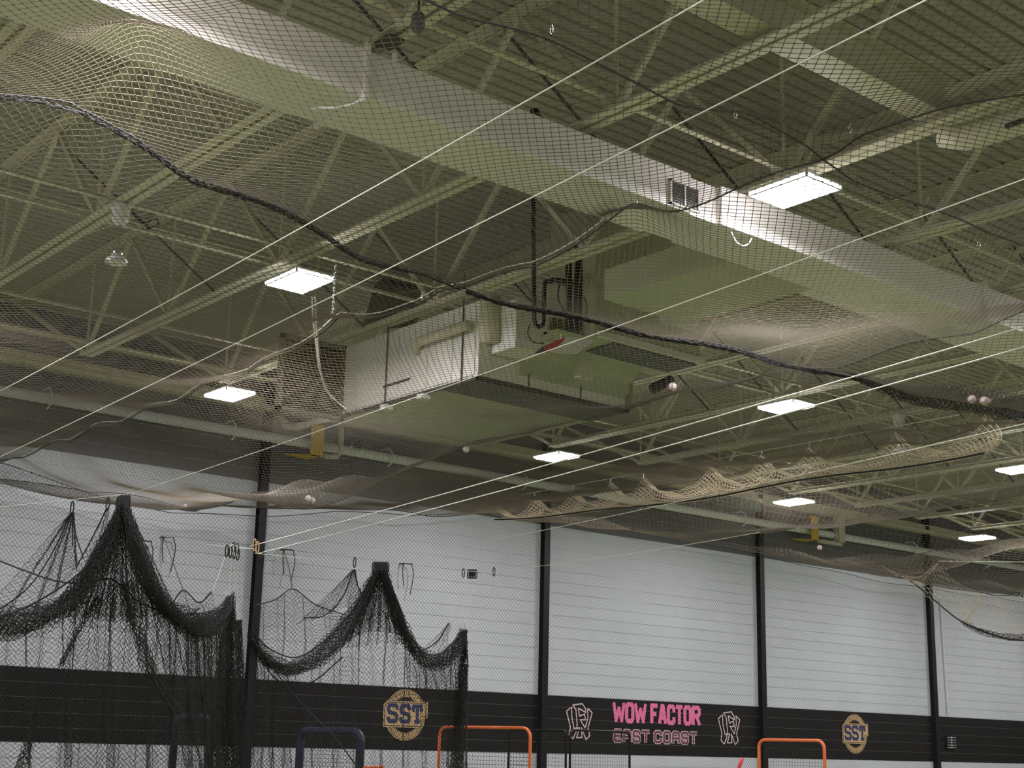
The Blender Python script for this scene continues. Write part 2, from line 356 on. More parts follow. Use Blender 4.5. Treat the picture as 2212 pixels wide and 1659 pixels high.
# ------------------------------------------------------------------ main duct
HB, HT = 5.79, 6.13; Y0, Y1 = 7.46, 8.04
t = thing('main_duct', 'long rectangular white air duct crossing the ceiling diagonally', 'duct', (6, Y0, HB))
def seg(x0, x1, dz=0.0): return MB().box((x0, Y0, HB+dz), (x1, Y1, HT)).build('duct_section', 'duct', t, bevel=0.006)
for a, b_ in ((-6, 1.2), (1.2, 4.79), (4.80, 7.94), (8.30, 12.12), (12.13, 17), (17, 24), (24, 31), (31, 38)): seg(a, b_)
MB().box((10.16, Y1+0.001, HB), (38, 8.2, HT)).build('duct_section', 'duct', t)
MB().box((9.0, Y1+0.001, HB), (10.15, 9.6, HT-0.04)).build('branch_stub', 'green', t)
MB().box((7.94, Y0+0.06, HB+0.02), (8.30, Y1, HT)).build('duct_section', 'duct', t)
for x in (4.79, 12.12): MB().box((x-0.018, Y0-0.03, HB-0.03), (x+0.018, Y1+0.03, HT+0.04)).build('duct_flange', 'duct', t, bevel=0.004)
gr = MB().box((7.70, Y0-0.012, HB+0.03), (8.00, Y0-0.004, HB+0.21)).build('air_grille', 'dsteel', t)
fr = MB()
for a, b_ in (((7.685, HB+0.015), (8.015, HB+0.03)), ((7.685, HB+0.21), (8.015, HB+0.225)), ((7.685, HB+0.015), (7.70, HB+0.225)), ((7.842, HB+0.015), (7.857, HB+0.225)), ((8.0, HB+0.015), (8.015, HB+0.225))):
    fr.box((a[0], Y0-0.022, a[1]), (b_[0], Y0-0.002, b_[1]))
fr.build('grille_frame', 'duct', gr)
for i in range(7): MB().bar((7.70, Y0-0.016, HB+0.045+i*0.024), (8.00, Y0-0.016, HB+0.04+i*0.023), 0.008, 0.003).build('grille_blade', 'dsteel', gr)
# straps and loop
tag(MB().tube(spline([(8.417,7.462,5.755), (8.459,7.450,5.677), (8.532,7.450,5.663), (8.601,7.450,5.688), (8.669,7.462,5.765)], 14), 0.006, 6).build('cord_loop', 'cable', smooth=True), 'small loop of white cord hanging below the duct by the near right lamp', 'cord')
for a, lab in ((4.79, 'left joint of the duct'), (12.12, 'right joint of the duct')):
    tag(MB().tube(spline([(a, Y0-0.05, HB-0.03), (a-0.10, Y0+0.1, HB-0.07), (a-0.22, Y0+0.3, HB-0.05)], 8), 0.008, 6).build('duct_strap', 'cable', smooth=True), 'short pale strap curling under the %s' % lab, 'strap')
t = thing('security_camera', 'small black camera on the upper edge of the white duct', 'camera', (6.349,7.545,6.180))
c = np.array((6.349,7.545,6.180)); MB().lathe(c, [(0.035, -0.04), (0.04, 0), (0.03, 0.04)], 12).build('camera_body', 'blackr', t, True)
MB().bar(c+[0.02, 0, 0], c+[0.14, 0, -0.05], 0.03, 0.03).build('camera_arm', 'blackr', t)
t = thing('junction_box', 'dark metal junction box where the duct meets the upper joist', 'box', (4.95, 7.1, 6.1))
MB().box((4.80, 7.22, 6.145), (4.94, 7.40, 6.17)).build('box_body', 'dsteel', t, bevel=0.01)
MB().box((4.96, 7.38, 6.07), (4.985, 7.405, 6.16)).build('conduit_stub', 'lampbody', t)
t = thing('ceiling_speaker', 'dark grey oval speaker hung under the joist at top centre', 'speaker', (4.790,6.873,6.100))
c = np.array((4.790,6.873,6.100)); MB().lathe(c, [(0.02, 0.07), (0.042, 0.05), (0.048, -0.04), (0.03, -0.065)], 14).build('speaker_body', 'dgrey', t, True)
MB().bar(c+[0, 0, 0.08], c+[0, 0, 0.2], 0.012, 0.012).build('speaker_bracket', 'dsteel', t)

# ------------------------------------------------------------------ air handling unit
AX0, AX1, AY0, AY1, AZ0, AZ1 = 8.86, 11.03, 11.36, 13.91, 5.30, 6.16
AH = t = thing('air_handler', 'big white boxy air handling unit hung under the joists at centre', 'air handler', (9.9, 12.6, AZ0))
MB().box((AX0, AY0, AZ0+0.02), (AX1, AY1, AZ1)).build('cabinet', 'unit', t, bevel=0.008)
MB().box((AX0+0.02, AY0-0.004, AZ0), (AX1-0.02, 12.0, AZ0+0.022)).build('base_panel', 'dgrey', t)
MB().box((AX0+0.02, 12.02, AZ0+0.004), (AX1-0.02, AY1-0.02, AZ0+0.022)).build('base_panel', 'green', t)
MB().box((AX0-0.01, AY0-0.01, AZ0+0.0), (AX1+0.01, AY0+0.02, AZ0+0.04)).box((AX0-0.01, AY0-0.01, AZ0), (AX0+0.02, AY1, AZ0+0.04)).build('base_rail', 'dsteel', t)
for y0_, y1_ in ((AY0+0.05, 11.75), (11.8, 12.2), (12.25, 12.75), (12.8, 13.2), (13.25, AY1-0.05)):
    MB().box((AX0-0.014, y0_, AZ0+0.06), (AX0-0.001, y1_, AZ1-0.05)).build('side_panel', 'unit', t, bevel=0.004)
MB().tube([(AX0-0.10, 11.42, AZ1-0.28), (AX0-0.10, 12.28, AZ1-0.28), (AX0-0.08, 12.38, AZ1-0.31), (AX0, 12.42, AZ1-0.36)], 0.055, 12).build('drain_pipe', 'steel', t, True)
MB().bar((AX0-0.02, 13.05, AZ0+0.22), (AX0-0.02, 12.55, AZ0+0.22), 0.02, 0.02).build('door_handle', 'dsteel', t)
for y in (13.0, 11.6): MB().bar((AX0-0.03, y, AZ0-0.04), (AX0-0.03, y, BC+0.3), 0.012, 0.012).build('hanger_rod', 'dsteel', t)
MB().box((AX0-0.06, 12.95, AZ0-0.05), (AX0+0.05, 13.05, AZ0)).build('hanger_bracket', 'unit', t)
MB().box((AX0-0.06, 12.25, AZ0-0.05), (AX0+0.05, 12.35, AZ0)).build('hanger_bracket', 'unit', t)
for x in (9.55, 10.3): MB().bar((x, AY0-0.006, AZ0+0.05), (x, AY0-0.006, AZ1-0.05), 0.014, 0.01).build('panel_seam', 'dsteel', t)
MB().box((10.98, AY0-0.02, AZ0+0.04), (11.08, AY0+0.15, AZ1)).build('corner_cover', mat('rust_paint', (0.34, 0.25, 0.14), 0.7, noise=0.4, scale=9), t)
# louvre at the far end
t = thing('intake_louvre', 'tall dark slatted intake louvre at the far left end of the white unit', 'louvre', (8.4, 14.0, 5.4))
MB().box((8.05, 14.02, 5.30), (8.88, 14.05, 6.16)).build('back_plate', 'dsteel', t)
MB().box((8.02, 13.94, 5.28), (8.90, 14.02, 5.32)).box((8.02, 13.94, 6.12), (8.90, 14.02, 6.18)).box((8.02, 13.94, 5.28), (8.06, 14.02, 6.18)).box((8.86, 13.94, 5.28), (8.90, 14.02, 6.18)).build('frame', 'louvre', t)
for i in range(18):
    z = 5.35+i*0.043; MB().bar((8.06, 13.98, z), (8.86, 13.98, z), 0.03, 0.008, (0, 0.6, 0.8)).build('slat', 'louvre', t)
# return plenum (tall green-looking box) between duct and unit
PLN = t = thing('air_plenum', 'tall plain sheet metal plenum box right of the black pipes', 'duct', (10.5, 11, 5.8))
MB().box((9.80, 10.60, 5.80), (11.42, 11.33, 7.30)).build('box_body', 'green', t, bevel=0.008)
MB().box((9.84, 10.57, 5.80), (11.46, 10.60, 5.87)).build('bottom_flange', 'duct', t)
MB().box((10.1, 10.62, 5.775), (11.35, 11.05, 5.80)).build('access_panel', 'dgrey', t)
MB().box((10.75, 10.585, 6.15), (11.38, 10.60, 6.62)).build('front_panel', 'duct', t, bevel=0.004)
t = AH
el = MB()
pr_ = [(0.0, 5.83), (0.35, 5.78), (0.55, 5.62), (0.62, 5.42)]
for a, b_ in zip(pr_[:-1], pr_[1:]): el.add([(9.4, 10.75+a[0], a[1]), (11.0, 10.75+a[0], a[1]), (11.0, 10.75+b_[0], b_[1]), (9.4, 10.75+b_[0], b_[1]), (9.4, 11.36, a[1]), (11.0, 11.36, a[1]), (11.0, 11.36, b_[1]), (9.4, 11.36, b_[1])], [(0, 1, 2, 3), (0, 3, 7, 4), (1, 5, 6, 2), (0, 4, 5, 1)])
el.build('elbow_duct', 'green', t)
MB().tube([(11.0, 10.95, 5.50), (11.1, 10.92, 5.56), (11.25, 10.9, 5.64)], 0.06, 14).build('flex_collar', 'blackr', t, True)
MB().box((9.95, 10.98, 5.46), (10.15, 11.08, 5.62)).build('support_foot', 'steel', t)
t = AH
MB().box((9.02, 10.95, 5.60), (9.42, 11.34, 6.12)).build('supply_box', 'duct', t, bevel=0.006)
MB().tube([(8.95, 11.3, 5.7), (8.95, 11.3, 6.2)], 0.11, 14).build('round_riser', 'steel', t, True)
MB().box((9.40, 10.9, 5.60), (9.44, 11.34, 6.0)).build('side_flange', 'duct', t)
# black pipes
t = thing('black_drain_pipe', 'black U-shaped pipe trap hanging at centre beside the plenum', 'pipe', (8.741,10.300,6.122))
MB().tube([(8.671,10.300,6.959), (8.694,10.300,6.304), (8.716,10.300,5.686), (8.735,10.300,5.638), (8.777,10.300,5.623), (8.825,10.300,5.647), (8.842,10.300,5.698), (8.839,10.300,6.096)], 0.022, 10).build('pipe', 'blackr', t, True)
MB().tube([(8.839,10.300,6.096), (8.984,10.300,6.159), (9.234,10.300,6.177)], 0.026, 10).build('branch_pipe', 'blackr', t, True)
t = thing('black_riser', 'thick black vertical riser bundled with cables against the plenum', 'pipe', (9.313,10.400,6.080))
MB().tube([(9.259,10.420,6.571), (9.287,10.420,5.711)], 0.035, 10).build('riser_pipe', 'blackr', t, True)
MB().tube([(9.426,10.450,6.670), (9.427,10.450,5.760)], 0.045, 10).build('riser_pipe', 'blackr', t, True)
MB().tube(spline([(9.064,10.300,6.197), (9.019,10.300,5.992), (9.102,10.300,5.864), (9.216,10.300,5.743)], 14), 0.008, 6).build('loose_wire', 'blackr', t, True)
MB().tube(spline([(9.375,10.300,6.071), (9.415,10.300,5.956), (9.378,10.300,5.826), (9.241,10.300,5.724)], 14), 0.006, 6).build('loose_wire', 'blackr', t, True)
MB().tube(spline([(8.664,10.300,5.628), (8.636,10.300,5.528), (8.698,10.300,5.456), (8.853,10.300,5.468)], 14), 0.006, 6).build('loose_wire', 'blackr', t, True)
MB().tube([(8.900,10.350,5.823), (9.329,10.400,5.887)], 0.03, 8).build('cross_pipe', 'blackr', t, True)
t = thing('pipe_backing_plate', 'pale metal plate seen between the black pipes', 'panel', (9.513,10.900,6.189))
MB().add([(9.392,10.900,6.357), (9.653,10.900,6.365), (9.660,10.900,6.016), (9.401,10.900,5.987)], [(0, 1, 2, 3)]).build('plate', 'unit', t).modifiers.new('s', 'SOLIDIFY').thickness = 0.01
t = thing('red_bracket', 'red wedge shaped bracket with white clamp under the black pipes', 'bracket', (9.012,10.350,5.495))
MB().add([(8.879,10.350,5.455), (9.163,10.350,5.608), (9.115,10.350,5.540), (9.013,10.350,5.448), (8.911,10.350,5.385)], [(0, 1, 2, 3, 4)]).build('red_wedge', 'red', t).modifiers.new('s', 'SOLIDIFY').thickness = 0.02
MB().add([(8.752,10.340,5.357), (8.870,10.340,5.451), (8.896,10.340,5.385)], [(0, 1, 2)]).build('dark_end', 'dsteel', t).modifiers.new('s', 'SOLIDIFY').thickness = 0.02
MB().tube([(8.992,10.330,5.597), (9.096,10.330,5.628), (9.097,10.330,5.571)], 0.006, 6).build('white_clamp', 'cable', t)
MB().add([(8.890,10.330,5.519), (8.999,10.330,5.565), (8.999,10.330,5.527), (8.885,10.330,5.485)], [(0, 1, 2, 3)]).build('chrome_tab', 'chrome', t).modifiers.new('s', 'SOLIDIFY').thickness = 0.01
t = PLN
MB().add([(9.265,10.450,5.649), (9.666,10.450,5.695), (9.400,10.450,5.495), (8.917,10.450,5.425)], [(0, 1, 2, 3)]).build('tray', 'duct', t).modifiers.new('s', 'SOLIDIFY').thickness = 0.015
t = thing('brown_duct_hood', 'brown unpainted sheet metal hood behind the white unit', 'duct', (9.778,14.300,6.965))
MB().add([(9.683,14.600,7.309), (10.372,14.600,7.384), (10.323,14.600,6.869), (9.510,14.600,6.640), (10.157,15.100,7.614), (10.801,15.100,7.665), (10.748,15.100,7.162), (9.973,15.100,6.935)], [(0, 3, 2, 1), (4, 5, 6, 7), (0, 1, 5, 4), (1, 2, 6, 5), (2, 3, 7, 6), (3, 0, 4, 7)]).build('hood', mat('brown_metal', (0.13, 0.10, 0.08), 0.6, noise=0.2), t)

# pipes, beam and yellow brackets at the far wall
t = thing('wall_pipe', 'thick grey painted pipe along the top of the far wall with hangers', 'pipe', (10, 19.2, 6.2))
MB().tube([(3, 19.25, 6.20), (40, 19.25, 6.20)], 0.075, 14).build('pipe', 'lampbody', t, True)
for x in np.arange(7.4, 36, 2.9): MB().tube([(x, 19.25, 6.06), (x, 19.15, 6.10), (x, 19.14, 6.26), (x, 19.25, 6.36), (x, 19.48, 6.36)], 0.015, 6).build('pipe_hanger', 'lampbody', t)
t = thing('bent_steam_pipe', 'cream pipe with elbows dropping past the left yellow bracket', 'pipe', (11.5, 19, 6.3))
MB().tube([(11.166,19.400,6.738), (11.072,19.100,6.487), (11.089,19.000,6.348), (10.795,18.200,6.176), (10.329,16.800,5.975), (10.031,15.800,5.835)], 0.05, 10).build('pipe_run', 'steel', t, True)
MB().tube([(12.084,19.000,6.636), (12.107,19.000,6.112), (12.044,19.000,6.020), (11.866,19.100,6.016)], 0.045, 10).build('pipe_drop', 'steel', t, True)
def ybr(x, lab, flip):
    t = thing('yellow_bracket', lab, 'bracket', (x, 19.3, 6.0), 'yellow wall brackets')
    MB().box((x-0.115, 19.08, 5.99), (x+0.115, 19.10, 6.50)).build('front_plate', 'yellow', t)
    MB().add([(x-0.115, 19.08, 6.0), (x+0.05, 19.08, 6.0), (x+0.05, 19.45, 6.0), (x-0.45, 19.35, 6.0)], [(0, 1, 2, 3)]).build('bottom_flap', 'yellow', t).modifiers.new('s', 'SOLIDIFY').thickness = 0.01
    MB().bar((x, 19.1, 6.45), (x, 19.48, 6.45), 0.05, 0.04).build('arm', 'dsteel', t)
ybr(11.72, 'yellow metal bracket on the far wall below the white unit', 1)
ybr(24.0, 'small yellow metal bracket on the far wall below the far right lamps', 1)
t = thing('wall_heater', 'dark wall unit with pale clips on the far wall right of the left yellow bracket', 'heater', (13, 19.3, 6))
MB().box((12.585,19.350,6.287), (12.681,19.100,6.403)).build('heater_body', 'dgrey', t)
MB().tube([(12.349,19.100,6.261), (12.436,19.100,6.137)], 0.012, 6).build('clip', 'cable', t)
MB().tube([(12.573,19.100,6.249), (12.629,19.100,6.204)], 0.012, 6).build('clip', 'cable', t)
t = thing('cream_wall_post', 'short cream post hanging beside the right yellow bracket', 'post', (24.94, 19.2, 6.3))
MB().box((24.84, 19.1, 6.05), (25.04, 19.25, 6.64)).build('post', 'steel', t)
MB().bar((24.2, 19.15, 6.0), (24.95, 19.15, 6.0), 0.1, 0.06).build('post_arm', 'steel', t)
t = thing('teal_box', 'dull teal plastic box on the far wall behind the scalloped net', 'box', (21.6, 19.1, 6.0))
MB().box((20.99, 19.1, 6.39), (22.3, 19.3, 6.60)).build('box_body', 'teal', t, bevel=0.02)

# pendant lamps (unlit)
def pendant(x, y, lab):
    t = thing('pendant_lamp', lab, 'lamp', (x, y, 5.6), 'glass pendant lamps')
    MB().lathe((x, y, 6.02), [(0.045, 0), (0.07, 0.03), (0.085, 0.14), (0.085, 0.18)], 16).build('canopy', 'lampbody', t, True)
    MB().tube([(x, y, 5.78), (x, y, 6.04)], 0.009, 8).build('stem', 'chrome', t)
    MB().lathe((x, y, 5.72), [(0.035, 0.0), (0.05, 0.02), (0.045, 0.07), (0.02, 0.09)], 16).build('socket', 'chrome', t, True)
    MB().lathe((x, y, 5.66), [(0.085, 0), (0.10, 0.012), (0.09, 0.035), (0.05, 0.06)], 20).build('glass_shade', 'lampbody', t, True)
    MB().tube([(x+0.095*math.cos(a), y+0.095*math.sin(a), 5.665) for a in np.linspace(0, 2*math.pi, 24, endpoint=False)], 0.008, 6, True).build('shade_ring', 'chrome', t, True)
    MB().tube(spline([(x+0.1, y, 6.16), (x+0.18, y-0.08, 6.06), (x+0.28, y-0.1, 6.12), (x+0.34, y-0.05, 6.1), (x+0.25, y, 6.04)], 20), 0.007, 6).build('coiled_wire', 'blackr', t)
pendant(4.90, 11.50, 'unlit glass pendant lamp on a chrome stem at the upper left')
pendant(16.35, 11.50, 'unlit glass pendant lamp on a chrome stem at right, between two lit lamps')

# ------------------------------------------------------------------ ceiling nets
XL = [-0.6, 2.85, 6.27, 9.70, 12.95, 16.5, 20.0, 23.5, 27.0, 30.5]
HOOKS = [(2.70, 6.5, 0.34, 0.45), (6.2, 9.97, 0.26, 0.5), (6.3, 6.42, 0.24, 0.45), (4.12, 4.78, 0.03, 0.3), (5.6, 4.9, 0.08, 0.25), (6.2, 4.6, 0.14, 0.3), (6.25, 8.5, 0.1, 0.4), (2.8, 7.4, 0.12, 0.3), (4.8, 4.5, 0.05, .3)]
DIPS = [(8.55, 14.0, 0.42, 0.75), (7.2, 15.5, 0.10, 0.7), (8.6, 9.2, 0.10, 0.5), (10.9, 6.7, 0.20, 0.6), (15.0, 11.5, 0.12, 0.9), (18.2, 12.8, 0.35, 0.9), (21.7, 13.5, 0.25, 0.9)]
def YA(X): return 7.38+np.clip(X-3.2, 0, 3.1)*0.29
def YE(X): return np.interp(X, [9.7, 12.95, 13.5], [18.85, 16.3, 15.5])
def H(X, Y):
    dx = np.min([np.abs(X-l) for l in XL], axis=0)
    yl = np.where(X < 6.27, YA(X), np.clip(8.25-0.16*(X-6.3), 7.25, 8.3))
    dy = np.minimum(np.minimum(np.abs(Y-4.85), np.abs(Y-yl)), np.minimum(np.abs(Y-YE(X)), np.abs(Y-1.0)))
    sc_ = 0.05*(1-np.abs(np.cos(np.pi*Y/1.35)))*np.exp(-dx/0.3)+0.05*(1-np.abs(np.cos(np.pi*X/1.45)))*np.exp(-dy/0.3)
    d = np.minimum(dx, dy*1.0); far_ = np.clip((Y-8)/8, 0, 1)
    A = np.where((X > 9.7) & (X < 12.96), 0.20-0.13*far_, 0.20)+far_*np.where(X > 13, 0.25, np.where(X > 9.7, 0.0, np.where(X > 6.2, 0.22, 0.15)))
    z = 4.93-A*(1-np.exp(-d/0.75))-sc_
    z = z+0.02*np.sin(3.1*X+1.7*Y)+0.015*np.sin(5.3*Y-2.2*X)
    for x, y, a, s in HOOKS: z = z+a*np.exp(-np.sqrt((X-x)**2+(Y-y)**2+0.003)/s)
    for x, y, a, s in DIPS: z = z-a*np.exp(-((X-x)**2+(Y-y)**2)/(2*s*s))
    return z
PN = {0: 'black square-mesh ceiling net panel at the far upper left', 1: 'ceiling net panel in the upper left with a brightly lit peak', 2: 'ceiling net panel in the middle, below the white unit', 3: 'ceiling net panel right of the middle ending in the lit scalloped edge',
      4: 'ceiling net panel right of the lit scalloped edge', 5: 'ceiling net panel second from the right in front of the far lamps', 6: 'ceiling net panel far right above the lit curtain corner', 7: 'far small ceiling net panel, last but one to the right', 8: 'farthest ceiling net panel at the right end'}
NETS = {}
for k in range(9):
    a, b_ = XL[k], XL[k+1]
    t = NETS[k] = thing('ceiling_net', PN[k], 'net', ((a+b_)/2, 8, 4.8), 'netting panels strung below the lamps')
    s = 0.0325 if k < 4 else (0.042 if k == 4 else 0.056)
    nx = int(round((b_-a)/s)); ny = int(round((YE((a+b_)/2)-2.6)/s))
    X, Y = np.meshgrid(np.linspace(a, b_, nx+1), np.linspace(0, 1, ny+1), indexing='ij'); Y = 2.6+(YE(X)-2.6)*Y
    # pulled-out cells: the mesh drifts sideways a little between the hooks
    Xd = X+0.05*np.sin(2.1*Y+k)*np.sin(np.pi*(X-a)/(b_-a)); Yd = Y+0.05*np.sin(1.9*X+0.7*Y)
    for hx, hy, ha, hs in HOOKS[:3]:
        e = np.exp(-((X-hx)**2+(Y-hy)**2)/(2*0.5**2)); Xd -= 0.25*(X-hx)*e; Yd -= 0.25*(Y-hy)*e
    P_ = np.stack([Xd, Yd, H(Xd, Yd)], -1)
    net('netting', P_, 0.0022 if k < 4 else 0.0021, 'twine', t, knot=0.0052 if k < 4 else 0.0, nknot=11)
    yy = np.linspace(2.6, float(YE(b_)), 200); xx = np.full_like(yy, b_)
    if 1 <= k < 8: MB().tube(np.c_[xx, yy, H(xx, yy)+0.004], 0.0055, 5).build('border_rope', 'rope', t)
    xx = np.linspace(a, b_, 60)
    MB().tube(np.c_[xx, np.full_like(xx, 4.85), H(xx, np.full_like(xx, 4.85))+0.004], 0.0055, 5).build('seam_rope', 'rope', t)
    yl = YA(xx) if b_ <= 6.3 else np.clip(8.25-0.16*(xx-6.3), 7.25, 8.3)
    if k < 5: MB().tube(np.c_[xx, yl, H(xx, yl)+0.004], 0.0065, 5).build('seam_rope', 'rope', t)
    MB().tube(np.c_[xx, YE(xx), H(xx, YE(xx))+0.004], 0.006, 5).build('end_rope', 'rope', t)
# hooks and carabiners
def carabiner(p, lab, m='chrome', s=1.0, grp=None, ax=(0, 1, 0)):
    p = np.array(p, float); t = thing('carabiner', lab, 'hook', tuple(p), grp); ax = np.array(ax, float)
    pts = [p+ax*0.018*s*math.cos(a)+np.array([0, 0, 1])*(0.045*s*math.sin(a)) for a in np.linspace(0, 2*math.pi, 18, endpoint=False)]
    MB().tube(pts, 0.005*s, 6, True).build('ring', m, t, True)
    MB().tube([p+np.array([0, 0, 0.04*s]), p+np.array([0, 0, 0.08*s])], 0.003*s, 5).build('eye', m, t); return t
for (x, y), lab in {(4.12, 4.78): 'bright hook holding the rope seam near the top centre', (5.6, 4.92): 'bright hook on the rope seam left of the near right lamp', (6.2, 4.6): 'dark-corded hook on the rope seam above the near right lamp',
                    (6.32, 6.42): 'small chrome clip at the net peak above the plenum', (8.12, 5.02): 'chrome clip on the rope seam at the right edge', (6.24, 8.74): 'chrome clip on the laced cable left of the black pipes'}.items():
    carabiner((x, y, float(H(np.array(x), np.array(y)))+0.03), lab, s=0.55)
t = thing('hook_chain', 'chain with a hook lifting the net peak above the louvre', 'chain', (6.2, 9.97, 5.2))
hz = float(H(np.array(6.2), np.array(9.97)))
for i in range(14): MB().tube([np.array([6.2, 9.97, hz+0.03+i*0.032])+np.array([(0.008 if i % 2 else 0)*math.cos(a), (0 if i % 2 else 0.008)*math.cos(a), 0.018*math.sin(a)]) for a in np.linspace(0, 2*math.pi, 10, endpoint=False)], 0.003, 5, True).build('link', 'chrome', t)
# laced light cables along tunnel lines
def cable(a, b_, lab, r=0.004, m='cable', sag=0.03, grp=None, n=24):
    a = np.array(a, float); b_ = np.array(b_, float); s = np.linspace(0, 1, n)[:, None]
    P_ = a+(b_-a)*s; P_[:, 2] -= 4*sag*(s*(1-s))[:, 0]
    return tag(MB().tube(P_, r, 6).build('steel_cable', m, smooth=True), lab, 'cable', grp)
yy = np.linspace(6.5, 18.8, 80); xx = np.full_like(yy, 6.25)
tag(MB().tube(np.c_[xx, yy, H(xx, yy)+0.035], 0.0045, 6).build('laced_cable', 'cable', smooth=True), 'pale cable laced along the net peak above the louvre', 'cable')
cable((4.450,12.751,4.640), (4.150,3.817,4.746), 'white cable crossing the upper left of the picture, topmost of the long ones', grp=None)
cable((5.200,15.476,4.379), (4.750,3.115,4.679), 'white cable crossing the middle of the picture up to the top right')
cable((5.900,12.931,3.912), (5.400,2.908,4.063), 'thin white cable rising from the front black bunch past the louvre', r=0.003)
cable((9.300,16.668,4.092), (8.300,4.549,4.375), 'white cable rising right from the chrome trolley cluster, upper of two', r=0.0055)
cable((9.300,16.413,3.979), (8.400,4.614,4.270), 'white cable rising right from the chrome trolley cluster, lower of two', r=0.0055)
cable((12.000,15.602,4.280), (10.500,5.818,4.293), 'thin white cable under the lit scalloped net edge', r=0.004)
cable((11.950,15.012,3.874), (11.300,9.704,3.814), 'thin white cable rising from the second black bunch', r=0.003)
cable((9.360,19.394,4.502), (9.300,16.603,4.056), 'short white cable from the wall hook to the chrome trolleys', r=0.004)
cable((5.331,14.882,3.925), (6.003,13.123,3.944), 'thin grey cable carrying the front black bunch', r=0.003, sag=0)
cable((8.955,15.920,3.901), (12.162,15.029,3.883), 'thin grey cable carrying the second black bunch', r=0.003, sag=0.02)
cable((22.495,15.102,5.070), (22.388,12.599,4.829), 'white cable at the right edge holding the lit net corner', r=0.008, sag=0)
# scalloped valance of net along the cable at X = 12.75
t = thing('net_valance', 'brightly lit scalloped net edge hooked to a cable at right of centre', 'net', (12.75, 12.5, 4.9))
hk = np.array([15.8, 14.95, 14.16, 13.42, 12.81, 11.67, 10.86, 10.16, 9.0, 7.9])
ys = np.arange(7.9, 15.8, 0.052); nv = 8
dmin = np.min(np.abs(ys[:, None]-hk[None]), axis=1)
top = 5.0-0.30*(1-np.exp(-dmin/0.26)); bot = 4.60+0.15*np.clip((ys-13)/2.8, 0, 1)+0.02*np.sin(ys*2)
v = np.linspace(0, 1, nv)
shift = np.array([(hk[np.argmin(np.abs(hk-y))]-y) for y in ys])
for nm, dx_, dy_ in (('netting', 0.0, 0.0), ('back_netting', 0.07, 0.026)):
    P_ = np.zeros((len(ys), nv, 3)); P_[..., 0] = 12.70+dx_+0.10*np.sin(np.pi*v)[None]; P_[..., 1] = ys[:, None]+dy_-0.10*np.sin(np.pi*v)[None]+0.75*shift[:, None]*(1-v)[None]**2*np.exp(-np.abs(shift)/0.3)[:, None]; P_[..., 2] = top[:, None]*(1-v)+bot[:, None]*v
    net(nm, P_, 0.0034, 'twinelit', t, pattern='square')  # bright lamplit look of the valance is painted by the cream twine colour
MB().tube(P_[:, -1]-[0.08, 0, 0], 0.010, 6).build('border_rope', 'rope', t)
MB().tube(np.c_[np.full(60, 12.70), np.linspace(8.2, 16.3, 60), np.full(60, 5.04)], 0.006, 6).build('laced_cable', 'cable', t)
for y in hk[1:-1]: MB().tube([(12.72, y, 5.05), (12.72, y, 4.98)], 0.008, 6).build('clip', 'chrome', t)

# baseballs lying in the nets
def ball(x, y, lab, grp='baseballs caught in the ceiling net', dz=0.0):
    z = float(H(np.array(x), np.array(y)))+0.030+dz
    t = thing('baseball', lab, 'ball', (x, y, z), grp)
    MB().sphere((x, y, z), 0.037, 14, 10).build('leather', 'ball', t, True)
    for sg in (-1, 1):
        MB().tube([(x+sg*0.016+0.018*sg*math.cos(a)**2, y+0.0345*math.cos(a), z+0.0345*math.sin(a)) for a in np.linspace(0, 2*math.pi, 16, endpoint=False)], 0.0016, 4, True).build('stitching', 'red', t)
for (x, y), lab in {(8.42, 13.75): 'baseball at the low point of the lit net bulge above the dark column', (8.34, 13.70): 'second baseball touching the one at the low point of the lit net bulge',
                    (9.02, 8.72): 'baseball lying in the net right of the white unit', (9.85, 12.8): 'baseball in the net left of the scalloped edge', (8.9, 17.8): 'small baseball at the left end of the net, above the front black bunch',
                    (10.9, 6.9): 'baseball in the dark net pocket at the right', (11.0, 6.82): 'second baseball in the dark net pocket at the right', (10.93, 6.80): 'third baseball in the dark net pocket at the right', (17.2, 13.6): 'baseball low in the lit net near the right yellow bracket'}.items():
    ball(x, y, lab)

# white cord loops from the lamp to the unit
t = thing('power_cord', 'doubled white power cord looping down from the lamp to the white unit', 'cord', (6.9, 11.6, 5.9))
for P_ in ([(6.461,10.758,5.529), (6.504,10.789,5.326), (6.560,10.810,5.123), (6.667,10.914,4.946), (6.862,11.071,4.791), (7.104,11.284,4.759), (7.363,11.478,4.740)], [(6.484,10.739,5.530), (6.527,10.770,5.327), (6.573,10.799,5.124), (6.677,10.906,4.947), (6.852,11.080,4.791), (7.133,11.270,4.730), (7.363,11.478,4.740)]):
    MB().tube(spline(P_, 40), 0.007, 6).build('cord', 'cable', t, True)

# ------------------------------------------------------------------ net in front of the wall
t = thing('wall_net', 'fine black protective net hanging in front of the whole far wall', 'net', (20, 18.95, 2.5))
s = 0.034; xs_ = np.arange(5.6, 37.0, s); nv = int(4.7/s)
top = np.interp(xs_, [5.6, 6.85, 8.4, 9.3, 10.8, 12.0, 13.5, 15.5, 20, 26, 37], [5.2, 5.13, 4.85, 4.77, 4.92, 5.13, 5.25, 5.6, 5.55, 5.3, 5.3])+0.02*np.sin(xs_*2.1)
v = np.linspace(0, 1, nv)
P_ = np.zeros((len(xs_), nv, 3)); P_[..., 0] = xs_[:, None]+0.03*np.sin(v*5)[None]; P_[..., 2] = top[:, None]*(1-v)+0.72*v
P_[..., 1] = 18.97+0.03*np.sin(xs_*2.1)[:, None]
net('netting', P_, 0.0020, 'twineb', t)
MB().tube(P_[::4, 0], 0.0055, 5).build('border_rope', 'rope', t)

